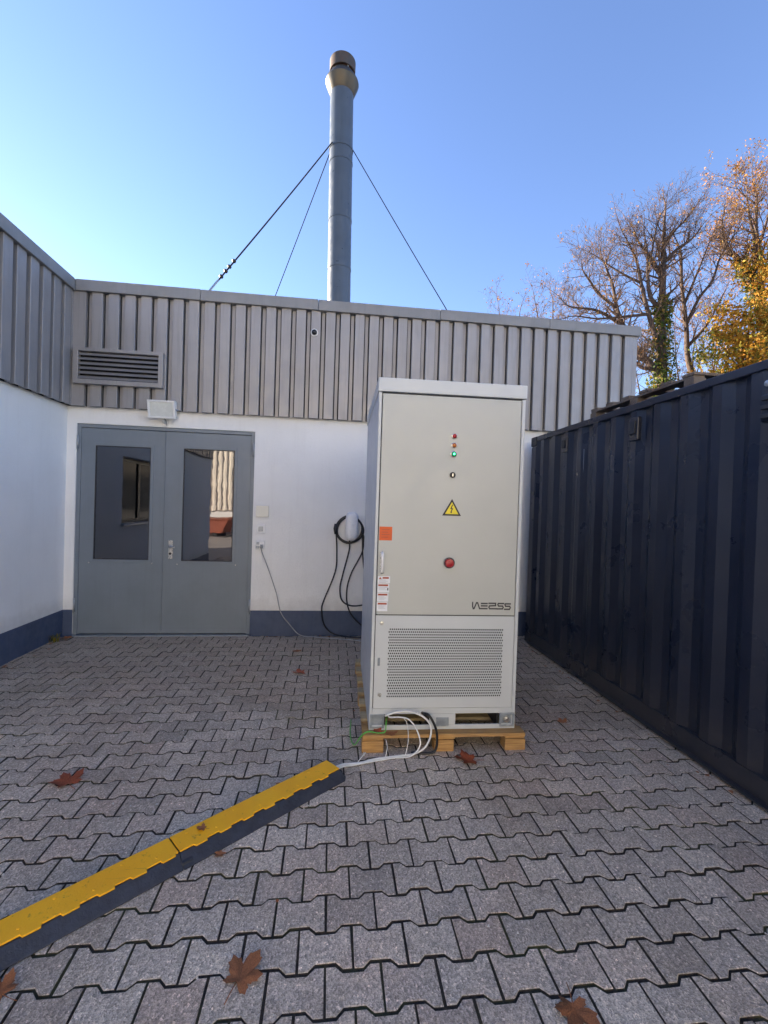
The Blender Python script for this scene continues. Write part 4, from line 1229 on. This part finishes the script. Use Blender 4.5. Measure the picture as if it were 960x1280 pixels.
tree('golden_beech', 'dense golden-leaved beech rising behind the container at right', (20.2, 18.6), T_gold, .2, 23, 2, 'leafgold', 19000, .085, bl=1.5, cluster=1, cl_r=.6)
T_gy = [[(18.6, 4.5), (18.5, 7.5), (18.4, 9.4)], [(18.55, 6.5), (17.7, 8.2), (17.4, 9.0)], [(18.5, 7.0), (19.2, 8.6), (19.5, 9.6)]]
tree('yellowing_bush', 'low bush with yellow-green leaves in front of the golden beech', (18.6, 19.4), T_gy, .10, 31, 2, 'leafmix', 2600, .08, bl=1.1, cluster=1, cl_r=.5)
rt = random.Random(5)
labs = ['bare thicket tree glimpsed just right of the ivy trunk', 'bare thicket tree below the slender forked tree', 'bare thicket tree beside the golden beech foliage', 'bare thicket tree seen between the building corner and the ivy trunk']
for i, (x, y, h) in enumerate(((16.9, 22.5, 12.5), (18.6, 22.0, 13.5), (20.4, 22.5, 15.5), (15.3, 24.0, 12.0))):
    lm = [[(x, h * .4), (x + rt.uniform(-.3, .3), h * .65), (x + rt.uniform(-.4, .4), h * .86)], [(x, h * .5), (x - .8, h * .7), (x - 1.2, h * .85)], [(x, h * .55), (x + .7, h * .72), (x + 1.1, h * .88)]]
    tree('thicket_tree', labs[i], (x, y), lm, .10, 40 + i, 3, 'leafrust', 450, .05, bl=1.7, cluster=1, cl_r=.25)
for i, (x, y, h, lab) in enumerate(((12.4, 30, 17.0, 'small far-off bare treetop peeking over the roof edge, left one'), (15.0, 30.5, 18.5, 'far-off bare treetop over the roof edge beside the large ivy tree'))):
    lm = [[(x, h * .45), (x + .2, h * .7), (x + .1, h * .9)], [(x, h * .6), (x - 1.0, h * .8), (x - 1.6, h * .92)], [(x, h * .6), (x + 1.0, h * .78), (x + 1.7, h * .90)]]
    tree('distant_tree', lab, (x, y), lm, .16, 60 + i, 3, 'leafrust', 500, .07, bl=1.5, cluster=1, cl_r=.3)

# ------------------------------------------------------------------ across the yard, behind the camera (mirrored in the door glass)
hall = thing('cream_hall', 'sunlit cream corrugated hall mirrored in the right door pane', 'building', (-6, -13, -.03))
hb_ = MB()
x = -14.0; prof = []
while x < 16:
    prof += [(x, 0), (x + .11, 0), (x + .14, .05), (x + .25, .05), (x + .28, 0)]
    x += .28
n_ = len(prof)
hb_.add([(a, b, z) for z in (1.2, 9.0) for a, b in prof], [(i, i + 1, n_ + i + 1, n_ + i) for i in range(n_ - 1)])
hb_.build('facade_sheet', M['hall'], hall)
MB().box(-14, 16, -10, -.12, 0, 8.9).build('wall', M['render'], hall)
MB().box(-14.1, 16.1, -10.1, .12, 9.0, 9.25).build('roof_edge', M['coping'], hall)
for i in range(4):
    wv = MB().box(-8.6 + i * 5.6, -6.2 + i * 5.6, -.12, .08, 1.1, 2.9).build('gate', M['door'], hall)
skp = thing('red_skip', 'rust-red open skip on the sunny side of the yard, mirrored in the door', 'skip', (-6.6, -11.4, -.04))
sk = MB().prism([(-1.5, .2), (1.5, .2), (1.8, .85), (-1.8, .85)], -.9, .9, ax='y')
sk.build('tub', M['skip'], skp, bevel=.03)
MB().box(-1.86, 1.86, -.98, .98, .85, .92).build('rim', M['skip'], skp, bevel=.02)
for s_ in (-1.2, 1.2): MB().box(s_ - .1, s_ + .1, -.9, .9, 0, .2).build('runner', M['containerdark'], skp)
